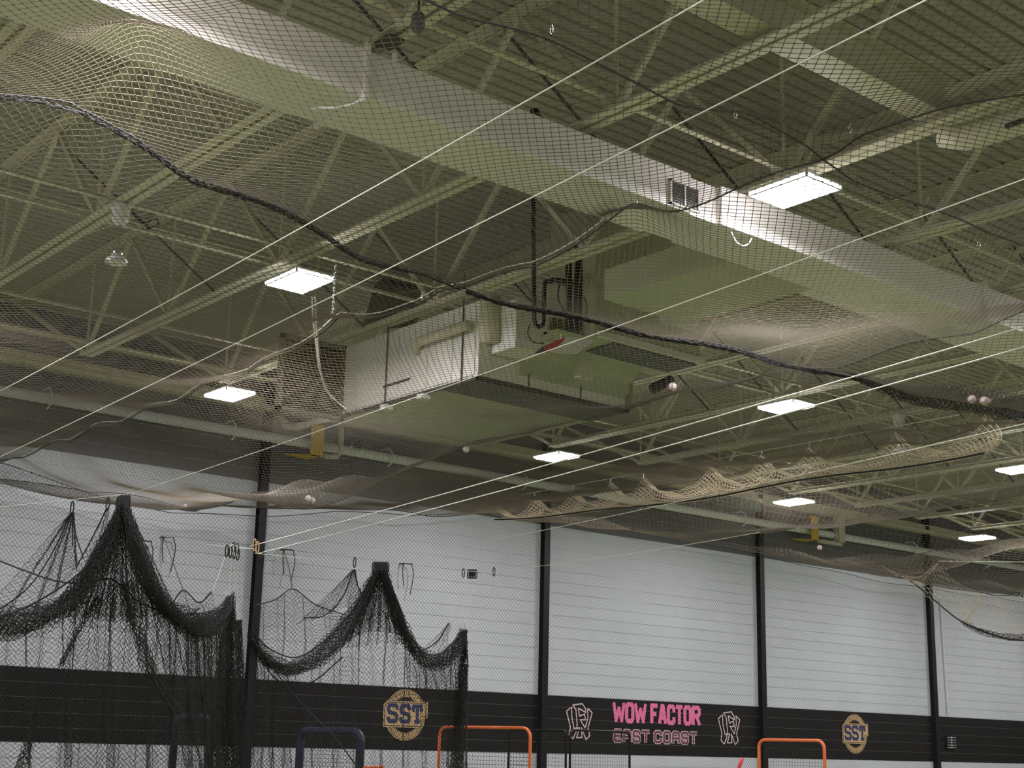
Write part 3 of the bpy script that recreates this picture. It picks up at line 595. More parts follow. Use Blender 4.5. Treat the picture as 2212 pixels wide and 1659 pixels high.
# ------------------------------------------------------------------ gathered curtain nets
def bundle(name, pts, widths, parent, nv=44, step=0.032, folds=3, depth=0.10, r=0.0030, seed=1):
    """net gathered into a hanging swag: centreline of world points, cross-section folded several times"""
    P0 = np.array(pts, float); L = np.linalg.norm(np.diff(P0, axis=0), axis=1).sum(); n = max(8, int(L/step)); c = spline(P0, n)
    wd = np.interp(np.linspace(0, 1, n), np.linspace(0, 1, len(widths)), widths)
    tg = np.gradient(c, axis=0); tg /= np.linalg.norm(tg, axis=1, keepdims=True)
    view = c-EYE; view /= np.linalg.norm(view, axis=1, keepdims=True)
    side = np.cross(tg, [0.60, 0.78, 0.12]); side /= np.linalg.norm(side, axis=1, keepdims=True)+1e-9
    back = np.cross(tg, side); v = np.linspace(0, 1, nv); rg = np.random.default_rng(seed)
    tri = 2*np.abs(((v*folds) % 1)-0.5)*2-1
    lat = tri*0.5*(0.75+0.25*np.sin(v*17+seed)); dep = (v-0.5)*2
    u = np.linspace(0, 1, n)[:, None]
    lat2 = lat[None]+0.10*np.sin(u*9+v[None]*23+seed)+0.05*np.sin(u*31+v[None]*11)
    dep2 = dep[None]*0.6+0.4*np.sin(v[None]*folds*6.28+u*5)
    Q = c[:, None]+side[:, None]*(lat2*wd[:, None])[..., None]+back[:, None]*(dep2*depth)[..., None]+rg.normal(0, 0.004, (n, nv, 3))
    return net(name, Q, r, 'twinec', parent)
def sheet(name, top, bottom, parent, gather=1.6, step=0.032, waves=7, amp=0.05, r=0.0021, m='twinec', seed=0, sagpow=1.0, hstep=None):
    """loose net hanging between an upper and a lower world polyline, with soft vertical folds"""
    T = np.array(top, float); B = np.array(bottom, float)
    L = max(np.linalg.norm(np.diff(T, axis=0), axis=1).sum(), np.linalg.norm(np.diff(B, axis=0), axis=1).sum())
    n = int(L*gather/step); Ts = spline(T, 200); Bs = spline(B, 200)
    Hh = np.linalg.norm(Ts-Bs, axis=1).max(); nv = max(6, int(Hh/(hstep or step*1.05)))
    u = np.linspace(0, 1, n); v = np.linspace(0, 1, nv)[None]; rg = np.random.default_rng(seed)
    ph = rg.uniform(0, 6.28, 4)
    uw = u[:, None]+0.9/waves/6.28*np.sin(u[:, None]*waves*6.28+ph[0]+0.8*np.sin(v*3+ph[3]))*(0.5+0.8*v)+0.4/waves/6.28*np.sin(u[:, None]*waves*2.3*6.28+ph[1])
    uw = np.clip(uw, 0, 1)
    k = uw*199; i0 = np.clip(k.astype(int), 0, 198); f = (k-i0)[..., None]
    Tq = Ts[i0]*(1-f)+Ts[i0+1]*f; Bq = Bs[i0]*(1-f)+Bs[i0+1]*f
    Q = Tq*(1-v[..., None])+Bq*v[..., None]
    off = amp*np.sin(u[:, None]*waves*6.28+ph[2]+v*1.5)*(0.3+v)
    Q = Q+np.array([0.62, 0.78, 0])*off[..., None]+rg.normal(0, 0.0045, Q.shape)
    return net(name, Q, r, m, parent)
def seam_fold(x0, x1, wd, n=9, seed=71, yf=None):
    for k in NETS:
        a_, b_ = max(x0, XL[k]), min(x1, XL[k+1])
        if b_-a_ < 0.2: continue
        xs0 = np.linspace(a_, b_, 10); w0 = np.interp((xs0-x0)/(x1-x0), np.linspace(0, 1, len(wd)), wd)
        bundle('net_fold', np.c_[xs0, yf(xs0), H(xs0, yf(xs0))-0.02], list(w0), NETS[k], nv=n, folds=3, depth=0.03, r=0.0022, seed=seed)
YB = lambda x: np.clip(8.25-0.16*(x-6.3), 7.25, 8.3)
seam_fold(6.3, 12.9, [0.025, 0.03, 0.05, 0.04, 0.06, 0.20, 0.36, 0.42], 40, yf=YB)
seam_fold(0.5, 6.25, [0.02, 0.04, 0.035, 0.02, 0.03, 0.02, 0.02], 14, seed=72, yf=YA)
# front curtain
c1 = thing('curtain_net', 'front black batting cage net pulled up into a tall peak at the left', 'net', (5.930,13.211,3.857))
bundle('gathered_net', [(5.927,13.215,3.853), (5.911,13.314,3.591), (5.858,13.460,3.279), (5.786,13.745,2.997), (5.640,14.064,2.799), (5.463,14.372,2.711), (5.109,14.804,2.684)], [0.07, 0.20, 0.28, 0.31, 0.31, 0.32, 0.34], c1, nv=80, folds=4)
bundle('gathered_net', [(5.941,13.203,3.853), (6.085,13.206,3.485), (6.276,13.287,3.168), (6.591,13.506,2.933), (7.010,13.871,2.811), (7.473,14.290,2.816), (7.896,14.681,3.004), (8.141,14.942,3.223)], [0.07, 0.17, 0.26, 0.31, 0.32, 0.30, 0.22, 0.10], c1, nv=80, folds=4, seed=2)
sheet('dark_netting', [(5.917,13.308,3.798), (5.925,13.226,3.826), (6.016,13.226,3.800)], [(5.626,14.083,2.777), (5.891,13.893,2.695), (6.186,13.669,2.636), (6.512,13.523,2.674), (7.026,13.853,2.821)], c1, gather=1.5, waves=9, seed=3)
sheet('dark_netting', [(5.965,13.362,3.717), (5.995,13.308,3.807), (6.060,13.283,3.720)], [(5.820,14.009,2.925), (6.170,13.770,2.777), (6.615,13.625,2.919)], c1, gather=2.2, waves=6, seed=4)
for sd, g_ in ((51, 3.0), (52, 2.6)):
    sheet('dark_netting', [(5.949,13.353,3.783), (5.988,13.308,3.825), (6.045,13.274,3.786)], [(5.741,14.126,2.764), (5.991,13.918,2.772), (6.256,13.713,2.735), (6.577,13.686,2.826), (6.910,13.827,2.787)], c1, gather=g_, waves=9, seed=sd)
sheet('hanging_net', [(5.860,14.106,2.934), (6.222,13.730,3.173), (6.944,13.907,2.865)], [(6.285,15.089,0.913), (6.851,14.619,0.930), (7.561,14.571,0.927)], c1, gather=1.5, waves=7, amp=0.1, seed=53)
sheet('dark_netting', [(7.124,14.042,2.813), (7.702,14.621,2.858), (8.249,15.132,3.190)], [(7.405,14.414,1.794), (7.928,14.847,1.607), (8.532,15.416,1.614)], c1, gather=2.4, waves=6, amp=0.08, seed=54)
sheet('hanging_net', [(5.068,14.962,2.712), (5.369,14.603,2.646), (5.705,14.156,2.763), (5.949,13.756,2.966), (6.147,13.532,3.152), (6.500,13.560,2.999), (7.078,13.950,2.805), (7.861,14.719,2.977), (8.270,15.114,3.190)], [(5.393,15.288,0.909), (6.154,14.657,0.932), (7.104,14.409,0.937), (8.707,15.515,0.880)], c1, gather=2.0, waves=10, amp=0.12, seed=5)
sheet('hanging_net', [(6.667,13.874,2.843), (7.180,14.143,2.773), (7.702,14.621,2.858), (8.191,15.048,3.180)], [(7.529,14.311,0.986), (7.844,14.591,0.973), (8.266,15.052,0.953), (8.705,15.498,0.933)], c1, gather=2.0, waves=5, amp=0.08, seed=6)
bundle('fold', [(6.144,13.484,3.102), (6.308,13.531,2.752), (6.507,13.617,2.403), (6.763,13.773,2.097), (7.115,13.964,1.857)], [0.12, 0.17, 0.16, 0.12, 0.06], c1, nv=30, folds=2, depth=0.05, seed=7)
bundle('fold', [(5.981,13.664,2.963), (5.922,13.859,2.718), (5.901,14.090,2.475), (5.902,14.280,2.298)], [0.12, 0.09, 0.07, 0.04], c1, nv=14, folds=2, depth=0.05, seed=8)
bundle('fold', [(5.788,14.495,1.930), (5.801,14.574,1.657), (5.778,14.683,1.382), (5.755,14.792,1.108)], [0.05, 0.12, 0.15, 0.15], c1, nv=20, folds=2, depth=0.05, seed=9)
bundle('gathered_net', [(8.178,15.042,3.232), (8.230,15.102,2.919), (8.249,15.126,2.391), (8.260,15.156,1.870), (8.401,15.328,0.992)], [0.10, 0.24, 0.32, 0.40, 0.46], c1, nv=84, folds=5, seed=10)
bundle('gathered_net', [(8.448,15.298,2.998), (8.533,15.367,2.573), (8.629,15.464,2.042), (8.812,15.663,0.978)], [0.12, 0.16, 0.18, 0.20], c1, nv=50, folds=4, seed=11)
for pts in ([(5.285,14.582,3.329), (5.483,14.322,3.219), (5.713,14.033,3.117), (5.923,13.730,3.109), (6.058,13.606,3.149), (6.356,13.563,2.941), (6.862,13.962,2.901), (7.640,14.631,2.982)], [(5.907,13.252,3.790), (5.788,13.518,3.277), (5.468,14.185,2.862), (5.106,14.668,2.700)], [(6.016,13.176,3.749), (6.434,13.446,3.102), (7.120,14.038,2.837), (7.877,14.735,2.886)], [(8.060,14.895,3.160), (8.055,14.938,2.636), (7.956,14.925,2.115), (7.839,14.904,1.655)]):
    MB().tube(spline(pts, 40), 0.009, 6).build('border_rope', 'rope', c1)
wng = thing('curtain_net', 'thin net wing hung from the leftmost black hook', 'net', (5.766,14.028,3.811))
sheet('netting', [(5.754,14.036,3.820), (5.763,14.025,3.830), (5.779,14.015,3.821)], [(5.380,15.205,2.819), (5.714,14.797,2.821), (5.843,14.336,3.088), (5.935,14.039,3.358)], wng, gather=1.3, waves=4, seed=21)
for pts in ([(5.757,14.033,3.820), (5.712,14.338,3.408), (5.626,14.647,3.091), (5.455,15.143,2.821)], [(5.768,14.024,3.821), (5.840,14.042,3.584), (5.931,14.034,3.380)], [(5.764,14.027,3.821), (5.827,14.083,3.492)]): MB().tube(spline(pts, 20), 0.007, 5).build('border_rope', 'rope', wng)
wng = thing('curtain_net', 'narrow net wing hung from the hook beside the front bunch', 'net', (5.954,13.599,3.834))
sheet('netting', [(5.942,13.607,3.843), (5.951,13.596,3.852), (5.963,13.589,3.844)], [(5.839,14.019,3.253), (5.955,13.937,3.211), (6.023,13.721,3.293)], wng, gather=1.2, waves=3, seed=22)
MB().tube(spline([(5.945,13.604,3.843), (5.926,13.842,3.574), (5.853,14.000,3.276)], 14), 0.007, 5).build('border_rope', 'rope', wng)
# second curtain
c2 = thing('curtain_net', 'second black batting cage net pulled up into a peak left of the gold logo', 'net', (10.375,15.187,3.805))
bundle('gathered_net', [(10.355,15.209,3.787), (10.299,15.344,3.515), (10.219,15.514,3.196), (10.039,15.636,2.869), (9.768,15.672,2.624), (9.459,15.701,2.495), (9.116,15.571,2.529), (8.859,15.476,2.650), (8.646,15.326,2.822)], [0.12, 0.20, 0.24, 0.25, 0.25, 0.25, 0.24, 0.20, 0.10], c2, nv=64, folds=4, seed=31)
bundle('gathered_net', [(10.400,15.171,3.788), (10.489,15.177,3.549), (10.652,15.211,3.241), (10.852,15.215,2.933), (11.115,15.208,2.702), (11.345,15.165,2.666), (11.537,15.080,2.852), (11.643,15.050,3.085)], [0.12, 0.14, 0.18, 0.22, 0.25, 0.25, 0.20, 0.10], c2, nv=60, folds=4, seed=32)
sheet('dark_netting', [(10.314,15.251,3.762), (10.378,15.190,3.787), (10.441,15.145,3.766)], [(10.256,15.748,2.799), (10.457,15.572,2.834), (10.634,15.415,2.868), (10.845,15.250,2.846)], c2, gather=2.2, waves=6, seed=33)
sheet('dark_netting', [(10.341,15.308,3.722), (10.408,15.242,3.759), (10.487,15.187,3.727)], [(10.082,15.950,2.621), (10.364,15.563,3.092), (10.684,15.298,3.101), (11.044,15.263,2.711)], c2, gather=1.6, waves=5, seed=34)
for sd, g_ in ((61, 3.2), (62, 2.6)):
    sheet('dark_netting', [(10.349,15.292,3.751), (10.408,15.234,3.782), (10.477,15.186,3.755)], [(10.211,15.786,2.798), (10.385,15.584,2.977), (10.585,15.408,3.012), (10.801,15.248,2.960), (11.001,15.261,2.826)], c2, gather=g_, waves=8, seed=sd)
sheet('dark_netting', [(10.796,15.243,2.989), (11.258,15.247,2.634), (11.651,15.059,3.038)], [(11.015,15.402,2.362), (11.419,15.238,2.259), (11.803,15.185,2.274)], c2, gather=1.8, waves=6, seed=63)
sheet('hanging_net', [(8.669,15.325,2.769), (9.173,15.665,2.507), (9.601,15.716,2.502), (10.032,15.670,2.783), (10.323,15.410,3.257), (10.663,15.277,3.216), (11.122,15.214,2.667), (11.501,15.129,2.792), (11.669,15.034,3.068)], [(9.053,15.750,0.921), (10.167,15.908,0.910), (11.123,15.655,0.917), (12.065,15.414,0.923)], c2, gather=1.7, waves=10, amp=0.1, seed=35)
sheet('hanging_net', [(8.669,15.325,2.769), (9.217,15.629,2.508), (9.562,15.758,2.473)], [(8.989,15.804,0.919), (9.267,15.844,0.916), (9.592,15.845,0.915)], c2, gather=1.6, waves=4, amp=0.08, seed=36)
bundle('gathered_net', [(11.647,15.046,3.085), (11.704,15.112,2.744), (11.698,15.139,2.269), (11.750,15.251,1.801), (11.806,15.339,0.985)], [0.06, 0.14, 0.18, 0.24, 0.30], c2, nv=64, folds=5, seed=37)
sheet('dark_netting', [(11.050,15.269,2.683), (11.356,15.175,2.608), (11.656,15.064,3.008)], [(11.528,15.263,1.912), (11.711,15.254,1.888), (11.866,15.249,1.921)], c2, gather=1.8, waves=5, seed=38)
for pts in ([(10.317,15.254,3.745), (10.186,15.523,3.252), (9.926,15.730,2.866), (9.585,15.815,2.647), (9.090,15.661,2.726), (8.662,15.295,2.877)], [(10.458,15.146,3.721), (10.673,15.137,3.210), (11.015,15.127,2.793), (11.327,15.146,2.771), (11.635,15.068,3.049)], [(8.798,15.376,2.697), (9.237,15.534,2.340), (9.568,15.501,2.021), (9.946,15.430,1.699), (10.401,15.351,1.208)], [(11.629,15.002,3.064), (11.760,15.116,2.390), (11.951,15.316,1.101)], [(8.617,15.227,2.789), (9.247,15.659,2.343), (9.774,15.760,2.341), (10.143,15.616,2.672)]):
    MB().tube(spline(pts, 40), 0.009, 6).build('border_rope', 'rope', c2)
wng = thing('curtain_net', 'thin net wing hung from the single hook left of the second bunch', 'net', (10.177,15.500,3.751))
sheet('netting', [(10.155,15.512,3.768), (10.172,15.495,3.780), (10.187,15.486,3.769)], [(9.778,16.181,3.081), (10.033,15.932,3.204), (10.241,15.720,3.327), (10.301,15.483,3.495)], wng, gather=1.3, waves=4, seed=23)
for pts in ([(10.165,15.505,3.768), (10.120,15.652,3.431), (10.033,15.932,3.204), (9.831,16.108,3.169)], [(10.178,15.493,3.769), (10.237,15.502,3.597), (10.306,15.488,3.466)]): MB().tube(spline(pts, 20), 0.008, 5).build('border_rope', 'rope', wng)
wng = thing('curtain_net', 'pale slack net hung by a cord behind the second curtain', 'net', (9.924,16.569,3.565))
sheet('netting', [(9.472,16.748,3.339), (9.738,16.623,3.461), (9.921,16.566,3.583), (10.130,16.447,3.422), (10.492,16.206,3.253)], [(9.570,16.846,2.798), (10.034,16.783,2.643), (10.332,16.477,2.831), (10.525,16.238,3.075)], wng, gather=1.3, waves=4, seed=24)
MB().tube(spline([(9.472,16.748,3.339), (9.720,16.648,3.431), (9.921,16.566,3.583), (10.183,16.414,3.393), (10.514,16.184,3.266)], 24), 0.008, 5).build('border_rope', 'rope', wng)
MB().tube(spline([(9.914,16.568,3.594), (9.895,16.636,3.843), (11.440,19.450,4.512)], 12), 0.006, 5).build('hanging_cord', 'rope', wng)
wng = thing('curtain_net', 'slack net swag between the front curtain and the chrome trolleys', 'net', (7.683,15.192,3.201))
sheet('netting', [(7.391,15.425,3.218), (7.553,15.203,3.085), (7.606,15.100,3.267), (7.767,15.008,3.143), (7.857,14.896,3.259)], [(7.483,15.443,2.935), (7.615,15.228,2.855), (7.773,15.088,2.886), (7.958,14.901,2.994)], wng, gather=1.5, waves=4, seed=25)
MB().tube(spline([(7.391,15.425,3.218), (7.510,15.235,3.094), (7.606,15.100,3.267), (7.769,15.010,3.133), (7.857,14.896,3.259)], 24), 0.009, 5).build('border_rope', 'rope', wng)
MB().tube(spline([(7.959,16.423,4.044), (7.798,15.860,3.722), (7.606,15.100,3.267)], 12), 0.006, 5).build('hanging_cord', 'rope', wng)
wng = thing('curtain_net', 'short net wing beside the right end of the second curtain', 'net', (11.537,15.246,3.159))
sheet('netting', [(11.520,15.264,3.146), (11.532,15.241,3.188), (11.558,15.232,3.148)], [(11.296,15.563,2.795), (11.429,15.482,2.710), (11.565,15.360,2.744)], wng, gather=1.5, waves=3, seed=26)
MB().tube(spline([(11.528,15.245,3.182), (11.457,15.381,2.949), (11.296,15.563,2.795)], 12), 0.008, 5).build('border_rope', 'rope', wng)
# lit curtain corner at the right edge
c3 = thing('curtain_net', 'lit net swag with hanging corner at the right edge', 'net', (22.499,15.106,5.046))
sheet('lit_netting', [(22.398,15.922,4.846), (22.469,15.472,4.819), (22.501,15.107,5.038), (22.757,14.986,4.768), (22.671,14.471,4.517), (22.551,13.944,4.391), (22.231,12.878,4.372)], [(22.507,16.399,5.153), (22.800,16.007,4.803), (22.919,15.509,4.396), (22.953,15.065,4.038), (22.931,14.500,3.779), (22.874,13.926,3.638), (22.492,12.921,3.588)], c3, gather=1.1, waves=3, amp=0.1, m='twinelit', r=0.0034, seed=41, step=0.045)  # lamp light on this swag is put into the twine colour
MB().tube(spline([(22.358,16.495,5.233), (22.792,15.999,4.845), (22.916,15.506,4.412), (22.950,15.062,4.054), (22.929,14.497,3.795), (22.874,13.926,3.638), (22.495,12.924,3.573)], 40), 0.014, 6).build('border_rope', 'rope', c3)
MB().tube(spline([(22.501,15.107,5.038), (22.757,14.986,4.768), (22.671,14.471,4.517), (22.554,13.947,4.375), (22.350,12.779,4.376)], 30), 0.008, 6).build('top_rope', 'rope', c3)
bundle('gathered_net', [(22.988,15.041,4.023), (22.883,14.651,3.848), (22.883,14.288,3.734), (22.868,13.921,3.670), (22.479,12.908,3.663)], [0.05, 0.12, 0.16, 0.16, 0.1], c3, nv=20, folds=2, step=0.05, seed=42)
# hook clusters
def cluster(p, n, dx, lab, s, m='black', lean=0.0):
    t = thing('hook_cluster', lab, 'hook', p); p = np.array(p, float)
    for i in range(n):
        q = p+np.array(dx)*(i-(n-1)/2)+np.array([0, 0, lean*(i % 3)]); pts = []
        for a in np.linspace(0, 2*math.pi, 14, endpoint=False):
            cx = 0.014*s*math.cos(a); cz = 0.055*s*math.sin(a); pts.append(q+np.array([cx*0.75, -cx*0.6, cz]))
        MB().tube(pts, 0.006*s, 6, True).build('hook', m if isinstance(m, str) else m[i % len(m)], t, True)
    return t
cluster((5.936,13.211,3.844), 8, (0.011, -0.009, 0.0015), 'tight cluster of black hooks on top of the front curtain peak', 1.35, 'blackr', 0.006)
cluster((5.755,14.018,3.871), 1, (0, 0, 0), 'single black hook at the far left on the grey cable', 1.2, 'blackr')
cluster((5.944,13.590,3.888), 1, (0, 0, 0), 'single black hook just left of the front hook cluster', 1.2, 'blackr')
cluster((10.371,15.192,3.799), 11, (0.014, -0.011, 0.0), 'tight row of black hooks on top of the second curtain peak', 1.25, 'blackr')
cluster((10.161,15.476,3.866), 1, (0, 0, 0), 'single black hook left of the second hook row', 1.2, 'blackr')
cluster((8.272,15.190,3.767), 7, (0.012, -0.008, -0.004), 'chrome and black trolley cluster before the dark column', 1.25, ('blackr', 'chrome', 'dsteel'), 0.03)
cluster((8.199,15.241,3.792), 1, (0, 0, 0), 'single black hook left of the chrome trolley cluster', 1.3, 'blackr')
cluster((8.456,15.011,3.853), 2, (0.03, -0.02, -0.03), 'pair of brass coloured hooks over the dark column', 1.3, 'gold')
cluster((11.901,15.250,3.863), 6, (0.016, -0.012, 0), 'tight cluster of black hooks right of the second curtain', 1.1, 'blackr')
cluster((11.808,15.323,3.872), 1, (0, 0, 0), 'single black hook left of the right hook cluster', 1.1, 'blackr')
cluster((12.121,15.057,3.900), 1, (0, 0, 0), 'single black hook right of the right hook cluster', 1.1, 'blackr')
def cords(name, lab, segs, r=0.003, m='cable'):
    t = thing(name, lab, 'cord', segs[0][0])
    for a, b_ in segs: MB().tube([a, b_], r, 5).build('cord', m, t)
    return t
cords('lift_cords', 'thin pale lift cords from the chrome trolleys to the curtain', [((8.266,15.230,3.660), (8.209,15.130,3.294)), ((8.296,15.214,3.634), (8.331,15.194,3.200)), ((8.323,15.195,3.625), (8.431,15.303,3.024)), ((8.369,15.179,3.557), (8.448,15.228,3.212)), ((8.196,15.261,3.738), (7.914,14.974,3.285))])
cords('lift_cords', 'thin pale lift cords from the right hook cluster to the curtain', [((11.812,15.213,3.790), (11.649,15.143,3.192)), ((11.841,15.189,3.791), (11.682,15.125,3.163)), ((11.869,15.166,3.792), (11.720,15.094,3.164)), ((11.750,15.255,3.818), (11.541,15.233,3.189)), ((12.121,15.067,3.869), (11.771,15.120,2.958))])
cluster((8.178,15.042,3.232), 5, (0.02, -0.01, -0.02), 'small chrome clips at the top of the front curtain right end', 0.7, 'chrome')
cluster((11.629,15.054,3.108), 6, (0.016, -0.01, 0.0), 'small chrome clips at the top of the second curtain right end', 0.8, 'chrome')
tag(MB().tube([(11.588,14.967,2.662), (11.617,14.947,2.651), (11.598,14.944,2.709)], 0.004, 5).build('white_clip', 'cable'), 'small white clip on the edge of the second curtain', 'clip')
# wall hooks with knotted cords
for k, (a, lab) in enumerate((((9.030,19.400,4.393), 'wall hook with a knotted cord, leftmost'), ((9.380,19.400,4.485), 'wall hook holding the short white cable'), ((11.410,19.400,4.512), 'wall hook right of the dark column'), ((13.682,19.400,4.518), 'wall hook with loose cord above the gold logo'))):
    a = np.array(a); t = thing('wall_hook', lab, 'hook', tuple(a))
    MB().tube([a+[0, 0.08, 0], a, a+[0.0, -0.03, -0.03]], 0.012, 6).build('eye_bolt', 'dsteel', t)
    MB().tube([a, a+[0.16, -0.05, 0.0]], 0.011, 6).build('cord_knot', 'dsteel', t)
    MB().tube(spline([a+[0.14, -0.05, 0], a+[0.19, -0.05, -0.15], a+[0.14, -0.05, -0.5]], 10), 0.008, 5).build('loose_cord', 'dsteel', t)
    MB().tube(spline([a, a+[-0.01, -0.03, -0.2], a+[0.02, -0.03, -0.38]], 10), 0.008, 5).build('loose_cord', 'dsteel', t)
for k, (p1, lab) in enumerate((([(9.864,19.490,4.436), (9.905,19.490,4.309), (9.894,19.490,4.170), (9.825,19.490,4.012)], 'curved white plastic strip left of the chrome trolleys'), ([(11.929,19.490,4.501), (11.994,19.490,4.412), (12.037,19.490,4.285)], 'faint curved white plastic strip right of the dark column'))):
    tag(MB().tube(spline(p1, 16), 0.010, 5).build('plastic_strip', 'cable', smooth=True), lab, 'strip')
tag(MB().tube([(28.97, 19.46, 5.2), (29.0, 19.46, 4.2), (29.05, 19.46, 2.6)], 0.02, 6).build('conduit', 'lampbody'), 'thin vertical conduit on the wall at the right', 'pipe')

# ------------------------------------------------------------------ cage frames
def frame(p0, p1, lab, m, r, h=None, depth_net=True, bow=0.12):
    p0 = np.array(p0, float); p1 = np.array(p1, float); z1 = (p0[2]+p1[2])/2; p0[2] = p1[2] = z1
    t = thing('practice_screen', lab, 'screen', (float(p0[0]+p1[0])/2, float(p0[1]+p1[1])/2, 0.0))
    d = p1-p0; w_ = np.linalg.norm(d); d /= w_
    pts = [p0*[1, 1, 0]+[0, 0, r]]+[p0*[1, 1, 0]+[0, 0, z1-bow-0.01]]+[p0+d*bow*(1-math.cos(a))+np.array([0, 0, -bow+bow*math.sin(a)]) for a in np.linspace(0, math.pi/2, 6)]
    pts += [p1-d*bow*(1-math.cos(a))+np.array([0, 0, -bow+bow*math.sin(a)]) for a in np.linspace(math.pi/2, 0, 6)]+[p1*[1, 1, 0]+[0, 0, z1-bow-0.01]]+[p1*[1, 1, 0]+[0, 0, r]]
    MB().tube(pts, r, 10).build('frame', m, t, True)
    nrm = np.cross(d, [0, 0, 1])
    for q in (p0, p1): MB().tube([q*[1, 1, 0]+nrm*0.2+[0, 0, r], q*[1, 1, 0]-nrm*0.2+[0, 0, r]], r, 8).build('foot', m, t, True)
    nx = int(w_/0.05); nz_ = int(1.1/0.05); u, v = np.meshgrid(np.linspace(0, 1, nx+1), np.linspace(0, 1, nz_+1), indexing='ij')
    Q = p0[None, None]+(d*w_)[None, None]*u[..., None]; Q[..., 2] = z1-r-v*1.1-0.0; Q += nrm*(0.05*np.sin(3*u)*np.sin(4*v))[..., None]
    net('netting', Q, 0.0022, 'twinec', t, pattern='square', cull=False)
    return t
frame((8.367,16.538,1.863), (8.605,16.067,1.892), 'navy padded practice screen behind the front curtain', 'navy', 0.05)
frame((10.880,17.712,1.764), (11.179,16.661,1.778), 'navy padded practice screen below the slack cord at lower left', 'navy', 0.06)
frame((12.113,16.138,1.847), (12.397,14.561,1.879), 'orange framed practice screen beside the second curtain', 'orange', 0.021)
frame((13.242,16.014,1.846), (13.445,15.040,1.863), 'black framed practice screen in front of the orange one, left of a pair', 'black', 0.016, bow=0.05)
frame((13.833,15.387,1.871), (15.052,15.452,1.875), 'black framed practice screen under the pink lettering, right of a pair', 'black', 0.016, bow=0.08)
frame((17.786,15.366,1.809), (17.828,14.121,1.837), 'orange framed practice screen at lower right left of the gold logo', 'orange', 0.025)
tag(MB().tube([(15.658,13.970,1.216), (15.660,13.917,1.373), (15.674,13.850,1.543)], [0.018, 0.022, 0.032], 10).build('red_bat', 'red', smooth=True), 'red bat tip sticking up under the right monogram', 'bat')
tag(MB().tube([(11.055,16.382,1.312), (11.265,16.203,1.330)], 0.015, 8).build('orange_pole', 'orange', smooth=True), 'bit of orange pole at the bottom edge beside the navy screen', 'pole')

# ------------------------------------------------------------------ wall lettering
YW = D-0.0105
GL = {'W': [[(0, 1), (.22, 0), (.5, .75), (.78, 0), (1, 1)]], 'O': [[(.2, 0), (.8, 0), (1, .15), (1, .85), (.8, 1), (.2, 1), (0, .85), (0, .15), (.2, 0)]], 'F': [[(0, 0), (0, 1), (1, 1)], [(0, .5), (.75, .5)]],
      'A': [[(0, 0), (.4, 1), (.6, 1), (1, 0)], [(.2, .3), (.8, .3)]], 'C': [[(1, .72), (1, .88), (.8, 1), (.2, 1), (0, .85), (0, .15), (.2, 0), (.8, 0), (1, .12), (1, .28)]], 'T': [[(0, 1), (1, 1)], [(.5, 1), (.5, 0)]],
      'R': [[(0, 0), (0, 1), (.8, 1), (1, .88), (1, .62), (.8, .5), (0, .5)], [(.5, .5), (1, 0)]], 'E': [[(1, 1), (.15, 1), (0, .85), (0, .15), (.15, 0), (1, 0)], [(0, .5), (.85, .5)]],
      'S': [[(1, .72), (1, .88), (.85, 1), (.15, 1), (0, .85), (0, .65), (.15, .52), (.85, .48), (1, .35), (1, .15), (.85, 0), (.15, 0), (0, .12), (0, .28)]], 'a': [[(0, 0), (0, .85), (.2, 1), (.8, 1), (1, .85), (1, 0)], [(0, .42), (1, .42)]]}
def glyph(ch, x, z, w_, h, th, m, parent, name='letter', y=0.0, tw=None):
    mb_ = MB(); k = 0
    for st in GL[ch]:
        pts = [np.array([x+th/2+p[0]*(w_-th), z+th/2+p[1]*(h-th)]) for p in st]
        for a, b_ in zip(pts[:-1], pts[1:]):
            d = b_-a; L = np.linalg.norm(d)
            if L < 1e-6: continue
            d /= L; nn = np.array([-d[1], d[0]])*th/2; e = d*th*0.28; k += 1; yo = YW-y-0.0002*k
            mb_.poly([tuple(q) for q in (a-e-nn, b_+e-nn, b_+e+nn, a-e+nn)], yo-0.002, yo)
    return mb_.build(name, m, parent)
t = thing('wall_lettering', 'large pink block letters reading WOW FACTOR on the black band', 'sign', (19.7, D, 2.1))
x = 18.55
for ch, w_ in (('W', .33), ('O', .25), ('W', .33), (' ', .13), ('F', .22), ('A', .24), ('C', .24), ('T', .23), ('O', .24), ('R', .26)):
    if ch != ' ': glyph(ch, x, 2.10, w_-0.01, 0.38, 0.080 if ch != 'W' else 0.070, 'pink', t)
    x += w_*0.955 if ch != ' ' else 0.10
t = thing('wall_lettering', 'pale outlined letters reading EAST COAST below the pink words', 'sign', (19.7, D, 1.85))
x = 18.56
for ch, w_ in (('E', .24), ('a', .24), ('S', .24), ('T', .24), (' ', .08), ('C', .24), ('O', .24), ('a', .24), ('S', .24), ('T', .24)):
    if ch != ' ':
        o = glyph(ch, x, 1.745, w_-0.005, 0.255, 0.078, 'pale', t)
        glyph(ch, x+0.017, 1.762, w_-0.039, 0.221, 0.040, 'maroon', o, 'inner_stroke', 0.005)
    x += w_
MON = [[(240, 225), (192, 268), (232, 420), (222, 500), (262, 538), (290, 470), (302, 395), (288, 250), (256, 203), (352, 186), (385, 235), (390, 272), (312, 232), (325, 310), (376, 288), (386, 345), (332, 347), (384, 425), (412, 320), (408, 230), (455, 270), (412, 425), (432, 500), (394, 543), (345, 425), (352, 522), (296, 525), (325, 425), (268, 436), (245, 330), (240, 225)]]
